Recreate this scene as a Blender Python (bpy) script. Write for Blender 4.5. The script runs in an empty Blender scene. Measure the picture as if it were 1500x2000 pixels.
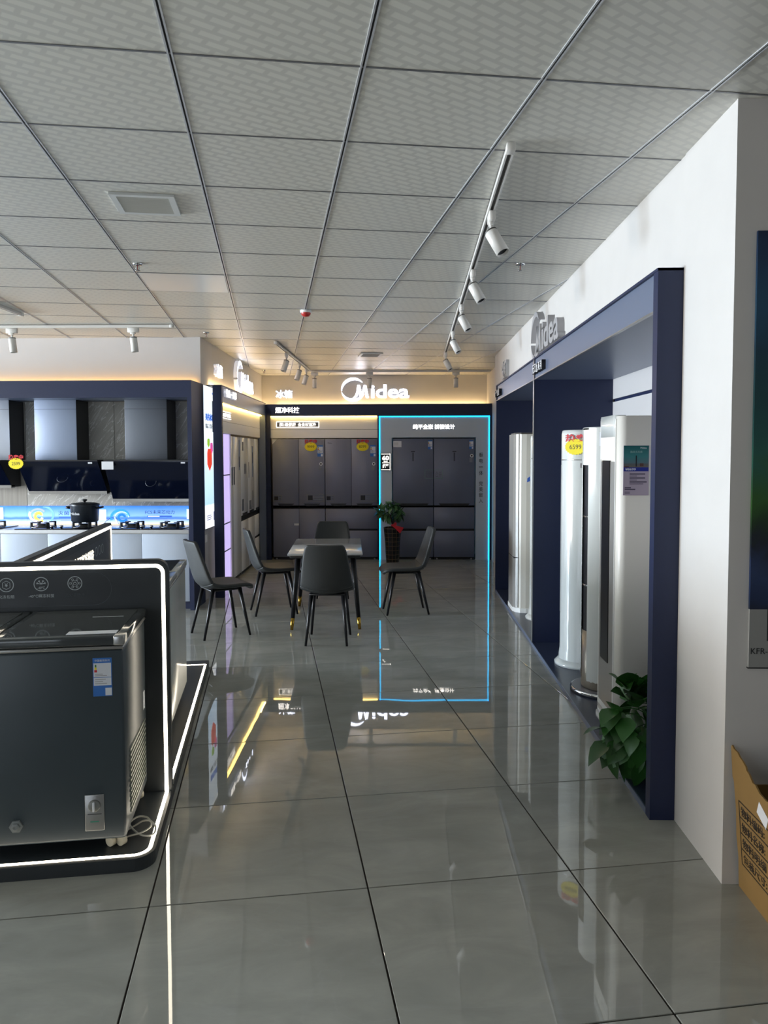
import bpy, bmesh, math, random
from mathutils import Vector, Matrix

# ------------------------------------------------------------------ camera, world, light, exposure
SC = bpy.context.scene
COL = SC.collection
R = math.radians
cam = bpy.data.cameras.new('camera')
cam.sensor_fit = 'AUTO'; cam.sensor_width = 36.0
cam.lens = 1508.0 / 2000.0 * 36.0
cam.shift_y = -34.7 / 2000.0
cam.clip_start = 0.05; cam.clip_end = 100
camo = bpy.data.objects.new('camera', cam); COL.objects.link(camo)
_yaw, _pit, _rol = R(1.37), R(3.006), R(-0.142)
camo.matrix_world = (Matrix.Translation((0, 0, 1.635)) @ Matrix.Rotation(_yaw, 4, 'Z')
                     @ Matrix.Rotation(R(90) - _pit, 4, 'X') @ Matrix.Rotation(_rol, 4, 'Z'))
SC.camera = camo

world = bpy.data.worlds.new('world'); SC.world = world; world.use_nodes = True
_bg = world.node_tree.nodes['Background']
_bg.inputs[0].default_value = (0.75, 0.86, 1.0, 1); _bg.inputs[1].default_value = 1.0

def area(name, loc, size, rot, watts, col):
    l = bpy.data.lights.new(name, 'AREA'); l.shape = 'RECTANGLE'
    l.size, l.size_y = size; l.energy = watts; l.color = col
    o = bpy.data.objects.new(name, l); o.location = loc; o.rotation_euler = rot; COL.objects.link(o)
    return o
# daylight entering by the shop windows on the left side and by the glass front behind the camera
area('daylight_window', (-14.86, 5.6, 1.55), (2.2, 3.4), (0, R(-90), 0), 1900, (0.72, 0.86, 1.0))
area('daylight_window', (-14.86, 1.8, 1.55), (2.2, 3.4), (0, R(-90), 0), 880, (1.0, 0.94, 0.86))
area('daylight_shopfront', (-4.2, -4.36, 1.55), (4.6, 2.2), (R(90), 0, 0), 40, (0.86, 0.93, 1.0))

vs = SC.view_settings
vs.view_transform = 'Standard'; vs.look = 'None'; vs.gamma = 1.0; vs.use_curve_mapping = False
vs.exposure = 0.28

# ------------------------------------------------------------------ materials
def lin(h):
    if isinstance(h, (tuple, list)): return tuple(h)
    h = h.lstrip('#'); v = [int(h[i:i+2], 16) / 255 for i in (0, 2, 4)]
    return tuple(c / 12.92 if c <= 0.04045 else ((c + 0.055) / 1.055) ** 2.4 for c in v)
MATS = {}
def mat(name, col='#808080', rough=0.5, metal=0.0, emit=None, es=0.0, var=0.0, vscale=6.0, bump=0.0, bscale=40.0, coat=0.0, spec=0.5, trans=0.0, alpha=1.0):
    if name in MATS: return MATS[name]
    m = bpy.data.materials.new(name); m.use_nodes = True
    nt = m.node_tree; p = nt.nodes['Principled BSDF']
    c = lin(col) + (1,)
    p.inputs['Base Color'].default_value = c
    p.inputs['Roughness'].default_value = rough; p.inputs['Metallic'].default_value = metal
    p.inputs['Specular IOR Level'].default_value = spec
    p.inputs['Coat Weight'].default_value = coat; p.inputs['Coat Roughness'].default_value = 0.05
    p.inputs['Transmission Weight'].default_value = trans; p.inputs['Alpha'].default_value = alpha
    if emit:
        p.inputs['Emission Color'].default_value = lin(emit) + (1,); p.inputs['Emission Strength'].default_value = es
    if var or bump:
        tc = nt.nodes.new('ShaderNodeTexCoord'); nz = nt.nodes.new('ShaderNodeTexNoise')
        nz.inputs['Scale'].default_value = vscale; nz.inputs['Detail'].default_value = 4
        nt.links.new(tc.outputs['Object'], nz.inputs['Vector'])
        if var:
            mx = nt.nodes.new('ShaderNodeMixRGB'); rp = nt.nodes.new('ShaderNodeMapRange')
            rp.inputs[1].default_value = 0.3; rp.inputs[2].default_value = 0.7
            nt.links.new(nz.outputs['Fac'], rp.inputs[0]); nt.links.new(rp.outputs[0], mx.inputs['Fac'])
            mx.inputs[1].default_value = tuple(x * (1 - var) for x in c[:3]) + (1,)
            mx.inputs[2].default_value = tuple(min(1, x * (1 + var)) for x in c[:3]) + (1,)
            nt.links.new(mx.outputs[0], p.inputs['Base Color'])
        if bump:
            n2 = nt.nodes.new('ShaderNodeTexNoise'); n2.inputs['Scale'].default_value = bscale; n2.inputs['Detail'].default_value = 3
            nt.links.new(tc.outputs['Object'], n2.inputs['Vector'])
            b = nt.nodes.new('ShaderNodeBump'); b.inputs['Strength'].default_value = bump; b.inputs['Distance'].default_value = 0.01
            nt.links.new(n2.outputs['Fac'], b.inputs['Height']); nt.links.new(b.outputs[0], p.inputs['Normal'])
    MATS[name] = m; return m

def N(nt, kind, **kw):
    n = nt.nodes.new(kind)
    for k, v in kw.items(): setattr(n, k, v)
    return n
def ramp(nt, fac, stops, interp='LINEAR'):
    r = nt.nodes.new('ShaderNodeValToRGB'); r.color_ramp.interpolation = interp
    e = r.color_ramp.elements
    while len(e) < len(stops): e.new(0.5)
    for el, (pos, c) in zip(e, stops): el.position = pos; el.color = lin(c) + (1,)
    nt.links.new(fac, r.inputs[0]); return r.outputs[0]
def newmat(name):
    m = bpy.data.materials.new(name); m.use_nodes = True; MATS[name] = m
    return m, m.node_tree, m.node_tree.nodes['Principled BSDF']

def floor_material():
    m, nt, p = newmat('polished_grey_tile')
    tc = N(nt, 'ShaderNodeTexCoord'); oi = N(nt, 'ShaderNodeObjectInfo')
    add = N(nt, 'ShaderNodeVectorMath', operation='ADD'); sc = N(nt, 'ShaderNodeVectorMath', operation='SCALE')
    cmb = N(nt, 'ShaderNodeCombineXYZ')
    nt.links.new(oi.outputs['Random'], cmb.inputs[0]); nt.links.new(oi.outputs['Random'], cmb.inputs[1])
    nt.links.new(cmb.outputs[0], sc.inputs[0]); sc.inputs[3].default_value = 37.0
    nt.links.new(tc.outputs['Object'], add.inputs[0]); nt.links.new(sc.outputs[0], add.inputs[1])
    n1 = N(nt, 'ShaderNodeTexNoise'); n1.inputs['Scale'].default_value = 2.2; n1.inputs['Detail'].default_value = 8; n1.inputs['Roughness'].default_value = 0.62; n1.inputs['Distortion'].default_value = 0.6
    mp = N(nt, 'ShaderNodeMapping'); mp.inputs['Rotation'].default_value = (0, 0, R(35)); mp.inputs['Scale'].default_value = (1, 2.2, 1)
    nt.links.new(add.outputs[0], mp.inputs[0]); nt.links.new(mp.outputs[0], n1.inputs['Vector'])
    c = ramp(nt, n1.outputs['Fac'], [(0.28, '#92928c'), (0.5, '#9e9e97'), (0.75, '#acaca4')])
    # thin light veins
    n3 = N(nt, 'ShaderNodeTexNoise'); n3.inputs['Scale'].default_value = 1.1; n3.inputs['Detail'].default_value = 5; n3.inputs['Distortion'].default_value = 1.2
    nt.links.new(mp.outputs[0], n3.inputs['Vector'])
    v = ramp(nt, n3.outputs['Fac'], [(0.485, '#000000'), (0.5, '#ffffff'), (0.512, '#000000')])
    vm = N(nt, 'ShaderNodeMath', operation='MULTIPLY'); vm.inputs[1].default_value = 0.16
    nt.links.new(v, vm.inputs[0])
    mx = N(nt, 'ShaderNodeMixRGB'); nt.links.new(vm.outputs[0], mx.inputs['Fac']); nt.links.new(c, mx.inputs[1]); mx.inputs[2].default_value = lin('#aaaaa8') + (1,)
    nt.links.new(mx.outputs[0], p.inputs['Base Color'])
    p.inputs['Roughness'].default_value = 0.018; p.inputs['IOR'].default_value = 1.56
    n2 = N(nt, 'ShaderNodeTexNoise'); n2.inputs['Scale'].default_value = 2.6; n2.inputs['Detail'].default_value = 1
    nt.links.new(add.outputs[0], n2.inputs['Vector'])
    b = N(nt, 'ShaderNodeBump'); b.inputs['Strength'].default_value = 0.022; b.inputs['Distance'].default_value = 0.02
    nt.links.new(n2.outputs['Fac'], b.inputs['Height']); nt.links.new(b.outputs[0], p.inputs['Normal'])
    return m
def ceiling_material():
    m, nt, p = newmat('woven_pattern_metal_panel')
    tc = N(nt, 'ShaderNodeTexCoord')
    mp = N(nt, 'ShaderNodeMapping'); mp.inputs['Rotation'].default_value = (0, 0, R(-28)); mp.inputs['Scale'].default_value = (1, 1, 1)
    nt.links.new(tc.outputs['Object'], mp.inputs[0])
    br = N(nt, 'ShaderNodeTexBrick'); br.offset = 0.5
    br.inputs['Color1'].default_value = (1, 1, 1, 1); br.inputs['Color2'].default_value = (1, 1, 1, 1); br.inputs['Mortar'].default_value = (0, 0, 0, 1)
    br.inputs['Scale'].default_value = 1.0; br.inputs['Brick Width'].default_value = 0.088; br.inputs['Row Height'].default_value = 0.044
    br.inputs['Mortar Size'].default_value = 0.012; br.inputs['Mortar Smooth'].default_value = 0.5
    nt.links.new(mp.outputs[0], br.inputs['Vector'])
    c = ramp(nt, br.outputs['Color'], [(0.0, '#c8c7c0'), (1.0, '#d8d7cf')])
    nt.links.new(c, p.inputs['Base Color'])
    rr = N(nt, 'ShaderNodeMapRange'); rr.inputs[3].default_value = 0.36; rr.inputs[4].default_value = 0.46
    nt.links.new(br.outputs['Color'], rr.inputs[0]); nt.links.new(rr.outputs[0], p.inputs['Roughness'])
    p.inputs['Specular IOR Level'].default_value = 0.45
    return m
def marble_wall_material():
    m, nt, p = newmat('grey_marble_slab')
    tc = N(nt, 'ShaderNodeTexCoord')
    mp = N(nt, 'ShaderNodeMapping'); mp.vector_type = 'TEXTURE'; mp.inputs['Rotation'].default_value = (0, R(-52), 0); mp.inputs['Scale'].default_value = (1.2, 1, 0.6)
    nt.links.new(tc.outputs['Object'], mp.inputs[0])
    n1 = N(nt, 'ShaderNodeTexNoise'); n1.inputs['Scale'].default_value = 4; n1.inputs['Detail'].default_value = 8
    nt.links.new(mp.outputs[0], n1.inputs['Vector'])
    c = ramp(nt, n1.outputs['Fac'], [(0.3, '#a5a29c'), (0.7, '#c2bfb8')])
    n3 = N(nt, 'ShaderNodeTexNoise'); n3.inputs['Scale'].default_value = 5; n3.inputs['Detail'].default_value = 4; n3.inputs['Distortion'].default_value = 0.8
    mp2 = N(nt, 'ShaderNodeMapping'); mp2.vector_type = 'TEXTURE'; mp2.inputs['Rotation'].default_value = (0, R(-52), 0); mp2.inputs['Scale'].default_value = (1.6, 1, 0.35)
    nt.links.new(tc.outputs['Object'], mp2.inputs[0]); nt.links.new(mp2.outputs[0], n3.inputs['Vector'])
    v = ramp(nt, n3.outputs['Fac'], [(0.48, '#000000'), (0.5, '#ffffff'), (0.52, '#000000')])
    vm = N(nt, 'ShaderNodeMath', operation='MULTIPLY'); vm.inputs[1].default_value = 0.75; nt.links.new(v, vm.inputs[0])
    mx = N(nt, 'ShaderNodeMixRGB'); nt.links.new(vm.outputs[0], mx.inputs['Fac']); nt.links.new(c, mx.inputs[1]); mx.inputs[2].default_value = lin('#f4f4f2') + (1,)
    nt.links.new(mx.outputs[0], p.inputs['Base Color']); p.inputs['Roughness'].default_value = 0.4
    return m
def gradient_print(name, stops, lo, hi, axis=2, noise=0.0, nscale=6.0, emit=0.0, rough=0.35):
    """flat print: colour bands along one object axis, broken up by noise"""
    m, nt, p = newmat(name)
    tc = N(nt, 'ShaderNodeTexCoord'); sp = N(nt, 'ShaderNodeSeparateXYZ'); nt.links.new(tc.outputs['Object'], sp.inputs[0])
    mr = N(nt, 'ShaderNodeMapRange'); mr.inputs[1].default_value = lo; mr.inputs[2].default_value = hi
    nt.links.new(sp.outputs[axis], mr.inputs[0]); fac = mr.outputs[0]
    if noise:
        nz = N(nt, 'ShaderNodeTexNoise'); nz.inputs['Scale'].default_value = nscale; nz.inputs['Detail'].default_value = 5; nz.inputs['Distortion'].default_value = 1.0
        nt.links.new(tc.outputs['Object'], nz.inputs['Vector'])
        a = N(nt, 'ShaderNodeMath', operation='MULTIPLY_ADD'); a.inputs[1].default_value = noise * 2; nt.links.new(nz.outputs['Fac'], a.inputs[0]); nt.links.new(fac, a.inputs[2])
        s = N(nt, 'ShaderNodeMath', operation='SUBTRACT'); nt.links.new(a.outputs[0], s.inputs[0]); s.inputs[1].default_value = noise; fac = s.outputs[0]
    c = ramp(nt, fac, stops)
    nt.links.new(c, p.inputs['Base Color']); p.inputs['Roughness'].default_value = rough
    if emit:
        nt.links.new(c, p.inputs['Emission Color']); p.inputs['Emission Strength'].default_value = emit
        p.inputs['Base Color'].default_value = (0.02, 0.02, 0.02, 1)
    return m
def wood_material():
    m, nt, p = newmat('pale_wood_laminate')
    tc = N(nt, 'ShaderNodeTexCoord'); mp = N(nt, 'ShaderNodeMapping'); mp.inputs['Scale'].default_value = (30, 30, 1.2)
    nt.links.new(tc.outputs['Object'], mp.inputs[0])
    n1 = N(nt, 'ShaderNodeTexNoise'); n1.inputs['Scale'].default_value = 1; n1.inputs['Detail'].default_value = 4; nt.links.new(mp.outputs[0], n1.inputs['Vector'])
    nt.links.new(ramp(nt, n1.outputs['Fac'], [(0.3, '#8f8a82'), (0.7, '#a7a198')]), p.inputs['Base Color']); p.inputs['Roughness'].default_value = 0.5
    return m
def pot_material():
    m, nt, p = newmat('black_glaze_gold_grid')
    tc = N(nt, 'ShaderNodeTexCoord'); sp = N(nt, 'ShaderNodeSeparateXYZ'); nt.links.new(tc.outputs['Object'], sp.inputs[0])
    def lines(src, period, width):
        a = N(nt, 'ShaderNodeMath', operation='DIVIDE'); a.inputs[1].default_value = period; nt.links.new(src, a.inputs[0])
        f = N(nt, 'ShaderNodeMath', operation='FRACT'); nt.links.new(a.outputs[0], f.inputs[0])
        l = N(nt, 'ShaderNodeMath', operation='LESS_THAN'); l.inputs[1].default_value = width; nt.links.new(f.outputs[0], l.inputs[0]); return l.outputs[0]
    at = N(nt, 'ShaderNodeMath', operation='ARCTAN2'); nt.links.new(sp.outputs[0], at.inputs[0]); nt.links.new(sp.outputs[1], at.inputs[1])
    l1 = lines(sp.outputs[2], 0.065, 0.055); l2 = lines(at.outputs[0], math.pi / 6, 0.06)
    mx = N(nt, 'ShaderNodeMath', operation='MAXIMUM'); nt.links.new(l1, mx.inputs[0]); nt.links.new(l2, mx.inputs[1])
    nt.links.new(ramp(nt, mx.outputs[0], [(0, '#0b0b0f'), (1, '#86725a')]), p.inputs['Base Color']); p.inputs['Roughness'].default_value = 0.25
    return m
def leaf_material(name, a, b):
    m, nt, p = newmat(name)
    oi = N(nt, 'ShaderNodeObjectInfo')
    nt.links.new(ramp(nt, oi.outputs['Random'], [(0, a), (1, b)]), p.inputs['Base Color'])
    p.inputs['Roughness'].default_value = 0.35; return m

FLOOR = floor_material(); CEIL = ceiling_material(); MARBLE = marble_wall_material(); WOOD = wood_material(); POTM = pot_material()
WALL = mat('white_wall_paint', '#c8c5c2', 0.6, var=0.015, bump=0.02, bscale=60)
GREYWALL = mat('grey_white_wall_paint', '#cac8c8', 0.6, var=0.02, vscale=3)
NAVY = mat('navy_laminate', '#111e41', 0.45, var=0.04, vscale=30)
NAVYG = mat('navy_satin_metal', '#68738a', 0.34, metal=0.2)
PANELW = mat('warm_white_panel', '#efeded', 0.5)
PANELG = mat('blue_grey_panel', '#c3ceda', 0.35)
SEAM = mat('dark_seam', '#1b1c22', 0.6)
BLACK = mat('black_satin', '#101114', 0.35)
BLACKG = mat('black_glass', '#0a1022', 0.12, spec=0.28)
DARKPL = mat('dark_charcoal_panel', '#2b3034', 0.42, var=0.05, vscale=12)
FRIDGE = mat('slate_grey_fridge_steel', '#7d8196', 0.42, metal=0.1, var=0.03, vscale=3)
FRIDGE2 = mat('blue_slate_fridge_steel', '#6d7489', 0.4, metal=0.1, var=0.03, vscale=3)
FRIDGEW = mat('pale_grey_fridge_glass', '#eceff3', 0.25, var=0.02)
WHITE = mat('white_plastic', '#e6e6e4', 0.35)
WHITEG = mat('glossy_white_plastic', '#cfd2d0', 0.12, coat=0.2)
OFFW = mat('warm_white_plastic', '#efebe3', 0.35)
SILVER = mat('silver_trim', '#a8a8a8', 0.28, metal=0.8)
CHROME = mat('chrome', '#d0d2d4', 0.08, metal=1.0)
CHAMP = mat('champagne_metal', '#9f978b', 0.3, metal=0.6)
GOLD = mat('brass', '#b08d3c', 0.25, metal=1.0)
LEATHER = mat('charcoal_leatherette', '#282b2c', 0.55, bump=0.08, bscale=220)
GREYL = mat('grey_letter', '#9b9a9c', 0.5)
GREYLS = mat('grey_letter_side', '#a09fa2', 0.5)
WHITEL = mat('white_letter', '#d8d8da', 0.45)
BLACKL = mat('black_letter', '#14151a', 0.5)
REDL = mat('red_print', '#c8202c', 0.5)
YEL = mat('yellow_card', '#f0dc10', 0.55)
BLUEP = mat('blue_print', '#2f6fc0', 0.4)
PAPER = mat('white_paper', '#dcdfe6', 0.6)
LED = mat('led_white', '#fff8ec', 0.5, emit='#fff3dc', es=9.0)
LEDN = mat('led_white_lowpower', '#fff8ec', 0.5, emit='#fff1d6', es=7.0)
LEDY = mat('led_warm_yellow', '#ffd890', 0.5, emit='#ffd878', es=9.0)
LEDC = mat('led_warm_cove', '#ffd890', 0.5, emit='#ffd89a', es=22.0)
CYAN = mat('led_cyan', '#30c8ff', 0.5, emit='#18b4f0', es=3.4)
SIGN = mat('lit_sign_face', '#ffffff', 0.5, emit='#e2e8ff', es=6.0)
SIGNE = mat('sign_return_white', '#d8d8dc', 0.5, emit='#f4f4ff', es=0.35)
SIGNP = mat('plate_lit_print', '#ffffff', 0.5, emit='#fff6ea', es=1.5)
SIGNG = mat('small_lit_letter', '#ffffff', 0.5, emit='#fff3dc', es=1.1)
SIGNS = mat('lit_small_sign_face', '#ffffff', 0.5, emit='#fff6ea', es=4.0)
LILAC = mat('lilac_backlit_panel', '#b8a8d8', 0.5, emit='#b9aadf', es=1.0)
CARD = mat('corrugated_cardboard', '#8a6c3c', 0.8, var=0.08, vscale=5)
GROUT = mat('brown_grout', '#2c2420', 0.9)
GLASS = mat('window_glass', '#ffffff', 0.0, trans=1.0)
CREAMP = mat('ivory_moulding', '#cfcbc2', 0.4)
# ------------------------------------------------------------------ mesh helpers
def bx(bm, x0, x1, y0, y1, z0, z1, mi=0):
    v = [bm.verts.new((x, y, z)) for z in (z0, z1) for y in (y0, y1) for x in (x0, x1)]
    fs = [bm.faces.new([v[i] for i in f]) for f in ((0, 2, 3, 1), (4, 5, 7, 6), (0, 1, 5, 4), (2, 6, 7, 3), (1, 3, 7, 5), (0, 4, 6, 2))]
    for f in fs: f.material_index = mi
    return v
def bbx(bm, x0, x1, y0, y1, z0, z1, r=0.01, seg=2, mi=0):
    """box with rounded edges"""
    t = bmesh.new(); bx(t, x0, x1, y0, y1, z0, z1, mi)
    bmesh.ops.bevel(t, geom=t.edges[:], offset=r, segments=seg, profile=0.5, affect='EDGES')
    for f in t.faces: f.material_index = mi; f.smooth = True
    me = bpy.data.meshes.new('t'); t.to_mesh(me); bm.from_mesh(me); t.free(); bpy.data.meshes.remove(me)
def prism(bm, pts, a0, a1, axis='y', mi=0, smooth=False):
    """polygon pts (2D) extruded from a0 to a1 along axis"""
    def P(u, v, a): return {'y': (u, a, v), 'z': (u, v, a), 'x': (a, u, v)}[axis]
    lo = [bm.verts.new(P(u, v, a0)) for u, v in pts]; hi = [bm.verts.new(P(u, v, a1)) for u, v in pts]
    n = len(pts)
    fs = [bm.faces.new(lo), bm.faces.new(list(reversed(hi)))]
    for i in range(n):
        f = bm.faces.new((lo[i], hi[i], hi[(i+1) % n], lo[(i+1) % n])); f.smooth = smooth; fs.append(f)
    for f in fs: f.material_index = mi
    return fs
def rrect(x0, x1, y0, y1, r, seg=6, corners=(1, 1, 1, 1)):
    """rounded rectangle outline, corners in order x1y0, x1y1, x0y1, x0y0"""
    out = []
    for (cx, cy, a0, on, px, py) in ((x1-r, y0+r, -90, corners[0], x1, y0), (x1-r, y1-r, 0, corners[1], x1, y1), (x0+r, y1-r, 90, corners[2], x0, y1), (x0+r, y0+r, 180, corners[3], x0, y0)):
        if not on: out.append((px, py)); continue
        for k in range(seg+1):
            a = R(a0 + 90*k/seg); out.append((cx + r*math.cos(a), cy + r*math.sin(a)))
    return out
def lathe(bm, prof, c=(0, 0), seg=24, mi=0, a0=0, a1=360, smooth=True):
    """profile of (radius, z) turned about a vertical axis"""
    full = abs(a1 - a0) >= 360; n = seg if full else seg + 1; rings = []
    for r, z in prof:
        if r < 1e-6: rings.append([bm.verts.new((c[0], c[1], z))]); continue
        rings.append([bm.verts.new((c[0] + r*math.cos(R(a0 + (a1-a0)*k/seg)), c[1] + r*math.sin(R(a0 + (a1-a0)*k/seg)), z)) for k in range(n)])
    for A, B in zip(rings, rings[1:]):
        for k in range(n if full else n - 1):
            k2 = (k+1) % n
            if len(A) == 1 and len(B) == 1: continue
            if len(A) == 1: vs_ = (A[0], B[k2], B[k])
            elif len(B) == 1: vs_ = (A[k], A[k2], B[0])
            else: vs_ = (A[k], A[k2], B[k2], B[k])
            f = bm.faces.new(vs_); f.smooth = smooth; f.material_index = mi
def tube(bm, pts, rad, seg=8, mi=0, cap=True):
    """round tube along points; rad may be a list"""
    P = [Vector(p) for p in pts]; n = len(P); rings = []
    rads = rad if isinstance(rad, (list, tuple)) else [rad]*n
    up = Vector((0, 0, 1)); prev = None
    for i in range(n):
        t = (P[min(i+1, n-1)] - P[max(i-1, 0)]).normalized()
        if prev is None:
            s = t.cross(up)
            if s.length < 1e-3: s = t.cross(Vector((1, 0, 0)))
            s.normalize()
        else:
            s = (prev - t*prev.dot(t)).normalized()
        prev = s; b = t.cross(s)
        rings.append([bm.verts.new(P[i] + (s*math.cos(2*math.pi*k/seg) + b*math.sin(2*math.pi*k/seg))*rads[i]) for k in range(seg)])
    for A, B in zip(rings, rings[1:]):
        for k in range(seg):
            f = bm.faces.new((A[k], A[(k+1) % seg], B[(k+1) % seg], B[k])); f.smooth = True; f.material_index = mi
    if cap:
        for rg in (list(reversed(rings[0])), rings[-1]):
            f = bm.faces.new(rg); f.material_index = mi
def mesh(bm, name, mats):
    bmesh.ops.recalc_face_normals(bm, faces=bm.faces[:])
    me = bpy.data.meshes.new(name); bm.to_mesh(me); bm.free()
    for m in (mats if isinstance(mats, (list, tuple)) else [mats]): me.materials.append(m)
    return me
def link(name, data, parent=None, loc=(0, 0, 0), rz=0.0):
    o = bpy.data.objects.new(name, data); COL.objects.link(o); o.location = loc
    if rz: o.rotation_euler = (0, 0, rz)
    if parent: o.parent = parent
    return o
def part(name, build, mats, parent, loc=(0, 0, 0), rz=0.0, label=None):
    bm = bmesh.new(); build(bm); o = link(name, mesh(bm, name, mats), parent, loc, rz)
    if label: o['label'] = label
    return o
def boxpart(name, dims, m, parent, r=0.0, label=None, loc=(0, 0, 0), rz=0.0):
    return part(name, (lambda b: bbx(b, *dims, r)) if r else (lambda b: bx(b, *dims)), m, parent, loc, rz, label)
def tag(o, label, cat, group=None):
    o['label'] = label; o['category'] = cat
    if group: o['group'] = group
    return o
def thing(name, label, cat, loc=(0, 0, 0), rz=0.0, group=None):
    o = bpy.data.objects.new(name, None); COL.objects.link(o); o.empty_display_size = 0.1
    o.location = loc; o.rotation_euler = (0, 0, rz)
    return tag(o, label, cat, group)
def struct(name, build, mats, loc=(0, 0, 0), rz=0.0, label=None):
    o = part(name, build, mats, None, loc, rz, label); o['kind'] = 'structure'; return o
def copy_tree(o, parent=None):
    c = o.copy(); COL.objects.link(c); c.parent = parent
    for ch in list(o.children): copy_tree(ch, c)
    return c
TXT = {}
def side_split(me, side):
    """give the returns of raised letters their own material"""
    me.materials.append(side)
    for f in me.polygons:
        if abs(f.normal.y) < 0.7: f.material_index = 1
def text_mesh(s, m, w=None, h=None, depth=0.003, bold=0.0, key=None, sidemat=None):
    """lettering standing in the XZ plane, facing -Y, centred on the origin, its back at y = 0"""
    k = (s, m.name, w, h, depth, bold)
    if k in TXT: return TXT[k]
    cu = bpy.data.curves.new('t', 'FONT'); cu.body = s; cu.size = 1.0; cu.resolution_u = 3; cu.offset = bold
    cu.extrude = 0.5
    o = bpy.data.objects.new('t', cu); COL.objects.link(o)
    me = bpy.data.meshes.new_from_object(o); bpy.data.objects.remove(o); bpy.data.curves.remove(cu)
    xs = [v.co.x for v in me.vertices]; ys = [v.co.y for v in me.vertices]
    x0, x1, y0, y1 = min(xs), max(xs), min(ys), max(ys)
    if w and h: sx, sy = w/(x1-x0), h/(y1-y0)
    elif w: sx = sy = w/(x1-x0)
    else: sx = sy = h/(y1-y0)
    for v in me.vertices:
        v.co = Vector(((v.co.x-(x0+x1)/2)*sx, -(v.co.z+0.5)*depth, (v.co.y-(y0+y1)/2)*sy))
    me.materials.clear(); me.materials.append(m); me.name = 'lettering'
    if sidemat: side_split(me, sidemat)
    TXT[k] = me; return me
def text(name, s, m, parent, loc, rz=0.0, label=None, **kw):
    o = link(name, text_mesh(s, m, **kw), parent, loc, rz)
    if label: o['label'] = label
    return o
GA = R(9.923)                    # the floor tiles, ceiling grid and freezer island are turned against the shop fittings
def gw(x, y, z=0.0):
    return (x*math.cos(GA) - y*math.sin(GA), x*math.sin(GA) + y*math.cos(GA), z)
def inview(x, y, z, margin):
    d = Vector((x, y, z)) - Vector((0, 0, 1.635)); 
    c, s = math.cos(_yaw), math.sin(_yaw); fx = c*d.x + s*d.y; fy = -s*d.x + c*d.y
    if fy < 0.3 - margin: return False
    return abs(fx) < 0.5*max(fy, 0) + margin
# ------------------------------------------------------------------ the setting: floor, ceiling, walls
CZ = 2.909
floor = struct('floor', lambda b: bx(b, -15.2, 3.2, -4.7, 13.4, -0.12, -0.006), GROUT, label='brown grout bed under polished grey floor tiles')
FX, FY, TX, TY = -0.4426, 2.8088, 0.8, 0.7865
tb = bmesh.new(); bbx(tb, 0.003, TX-0.003, 0.003, TY-0.003, -0.0059, 0.0, 0.0014, 1)
for f in tb.faces: f.smooth = False
tile_me = mesh(tb, 'floor_tile', FLOOR)
cells = []
for i in range(-20, 8):
    for j in range(-10, 20):
        x, y, _ = gw(FX+(i+.5)*TX, FY+(j+.5)*TY)
        if -14.6 < x < 2.8 and -4.2 < y < 12.9: cells.append((0 if inview(x, y, 0, 0.8) else 1, math.hypot(x, y-3), i, j))
cells.sort()
for _, _, i, j in cells[:299]:
    o = link('floor_tile', tile_me, floor, gw(FX+i*TX, FY+j*TY), GA)
rest = bmesh.new()
for _, _, i, j in cells[299:]:
    bx(rest, FX+i*TX+.003, FX+(i+1)*TX-.003, FY+j*TY+.003, FY+(j+1)*TY-.003, -0.0059, 0.0)
if rest.verts:
    o = link('floor_tile_field', mesh(rest, 'floor_tile_field', FLOOR), floor, (0, 0, 0), GA); o['kind'] = 'stuff'

ceiling = struct('ceiling', lambda b: bx(b, -15.2, 3.2, -4.7, 13.4, CZ+0.012, CZ+0.15), CEIL, label='suspended ceiling of patterned grey metal panels')
CA = R(9.677)
CXX, CYY, CW, CD = -0.9244, 2.5964, 0.6184, 0.6156
def cw_(u, v, z=CZ):   # ceiling grid to world
    a = R(9.677); return (u*math.cos(a)-v*math.sin(a), u*math.sin(a)+v*math.cos(a), z)
pb = bmesh.new(); bx(pb, 0.006, CW-0.006, 0.0035, CD-0.0035, 0.0, 0.006); pan_me = mesh(pb, 'ceiling_panel', CEIL)
LPAN = mat('glossy_white_diffuser', '#d9dcdc', 0.28)
cc = []
for i in range(-12, 9):
    for j in range(-8, 20):
        x, y, _ = cw_(CXX+(i+.5)*CW, CYY+(j+.5)*CD)
        if -7.8 < x < 2.9 and -4.3 < y < 13.1: cc.append((0 if inview(x, y, CZ, 0.5) else 1, math.hypot(x, y-3), i, j))
cc.sort()
for _, _, i, j in cc[:298]:
    if (i, j) == (0, 5): continue
    link('ceiling_panel', pan_me, ceiling, cw_(CXX+i*CW, CYY+j*CD), CA)
lp = bmesh.new(); bx(lp, 0.012, CW-0.012, 0.008, CD-0.008, -0.003, 0.006)
tag(link('ceiling_light_panel', mesh(lp, 'ceiling_light_panel', LPAN), None, cw_(CXX, CYY+5*CD), CA), 'switched off smooth glossy white light panel set among patterned ceiling panels', 'ceiling light')
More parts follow.
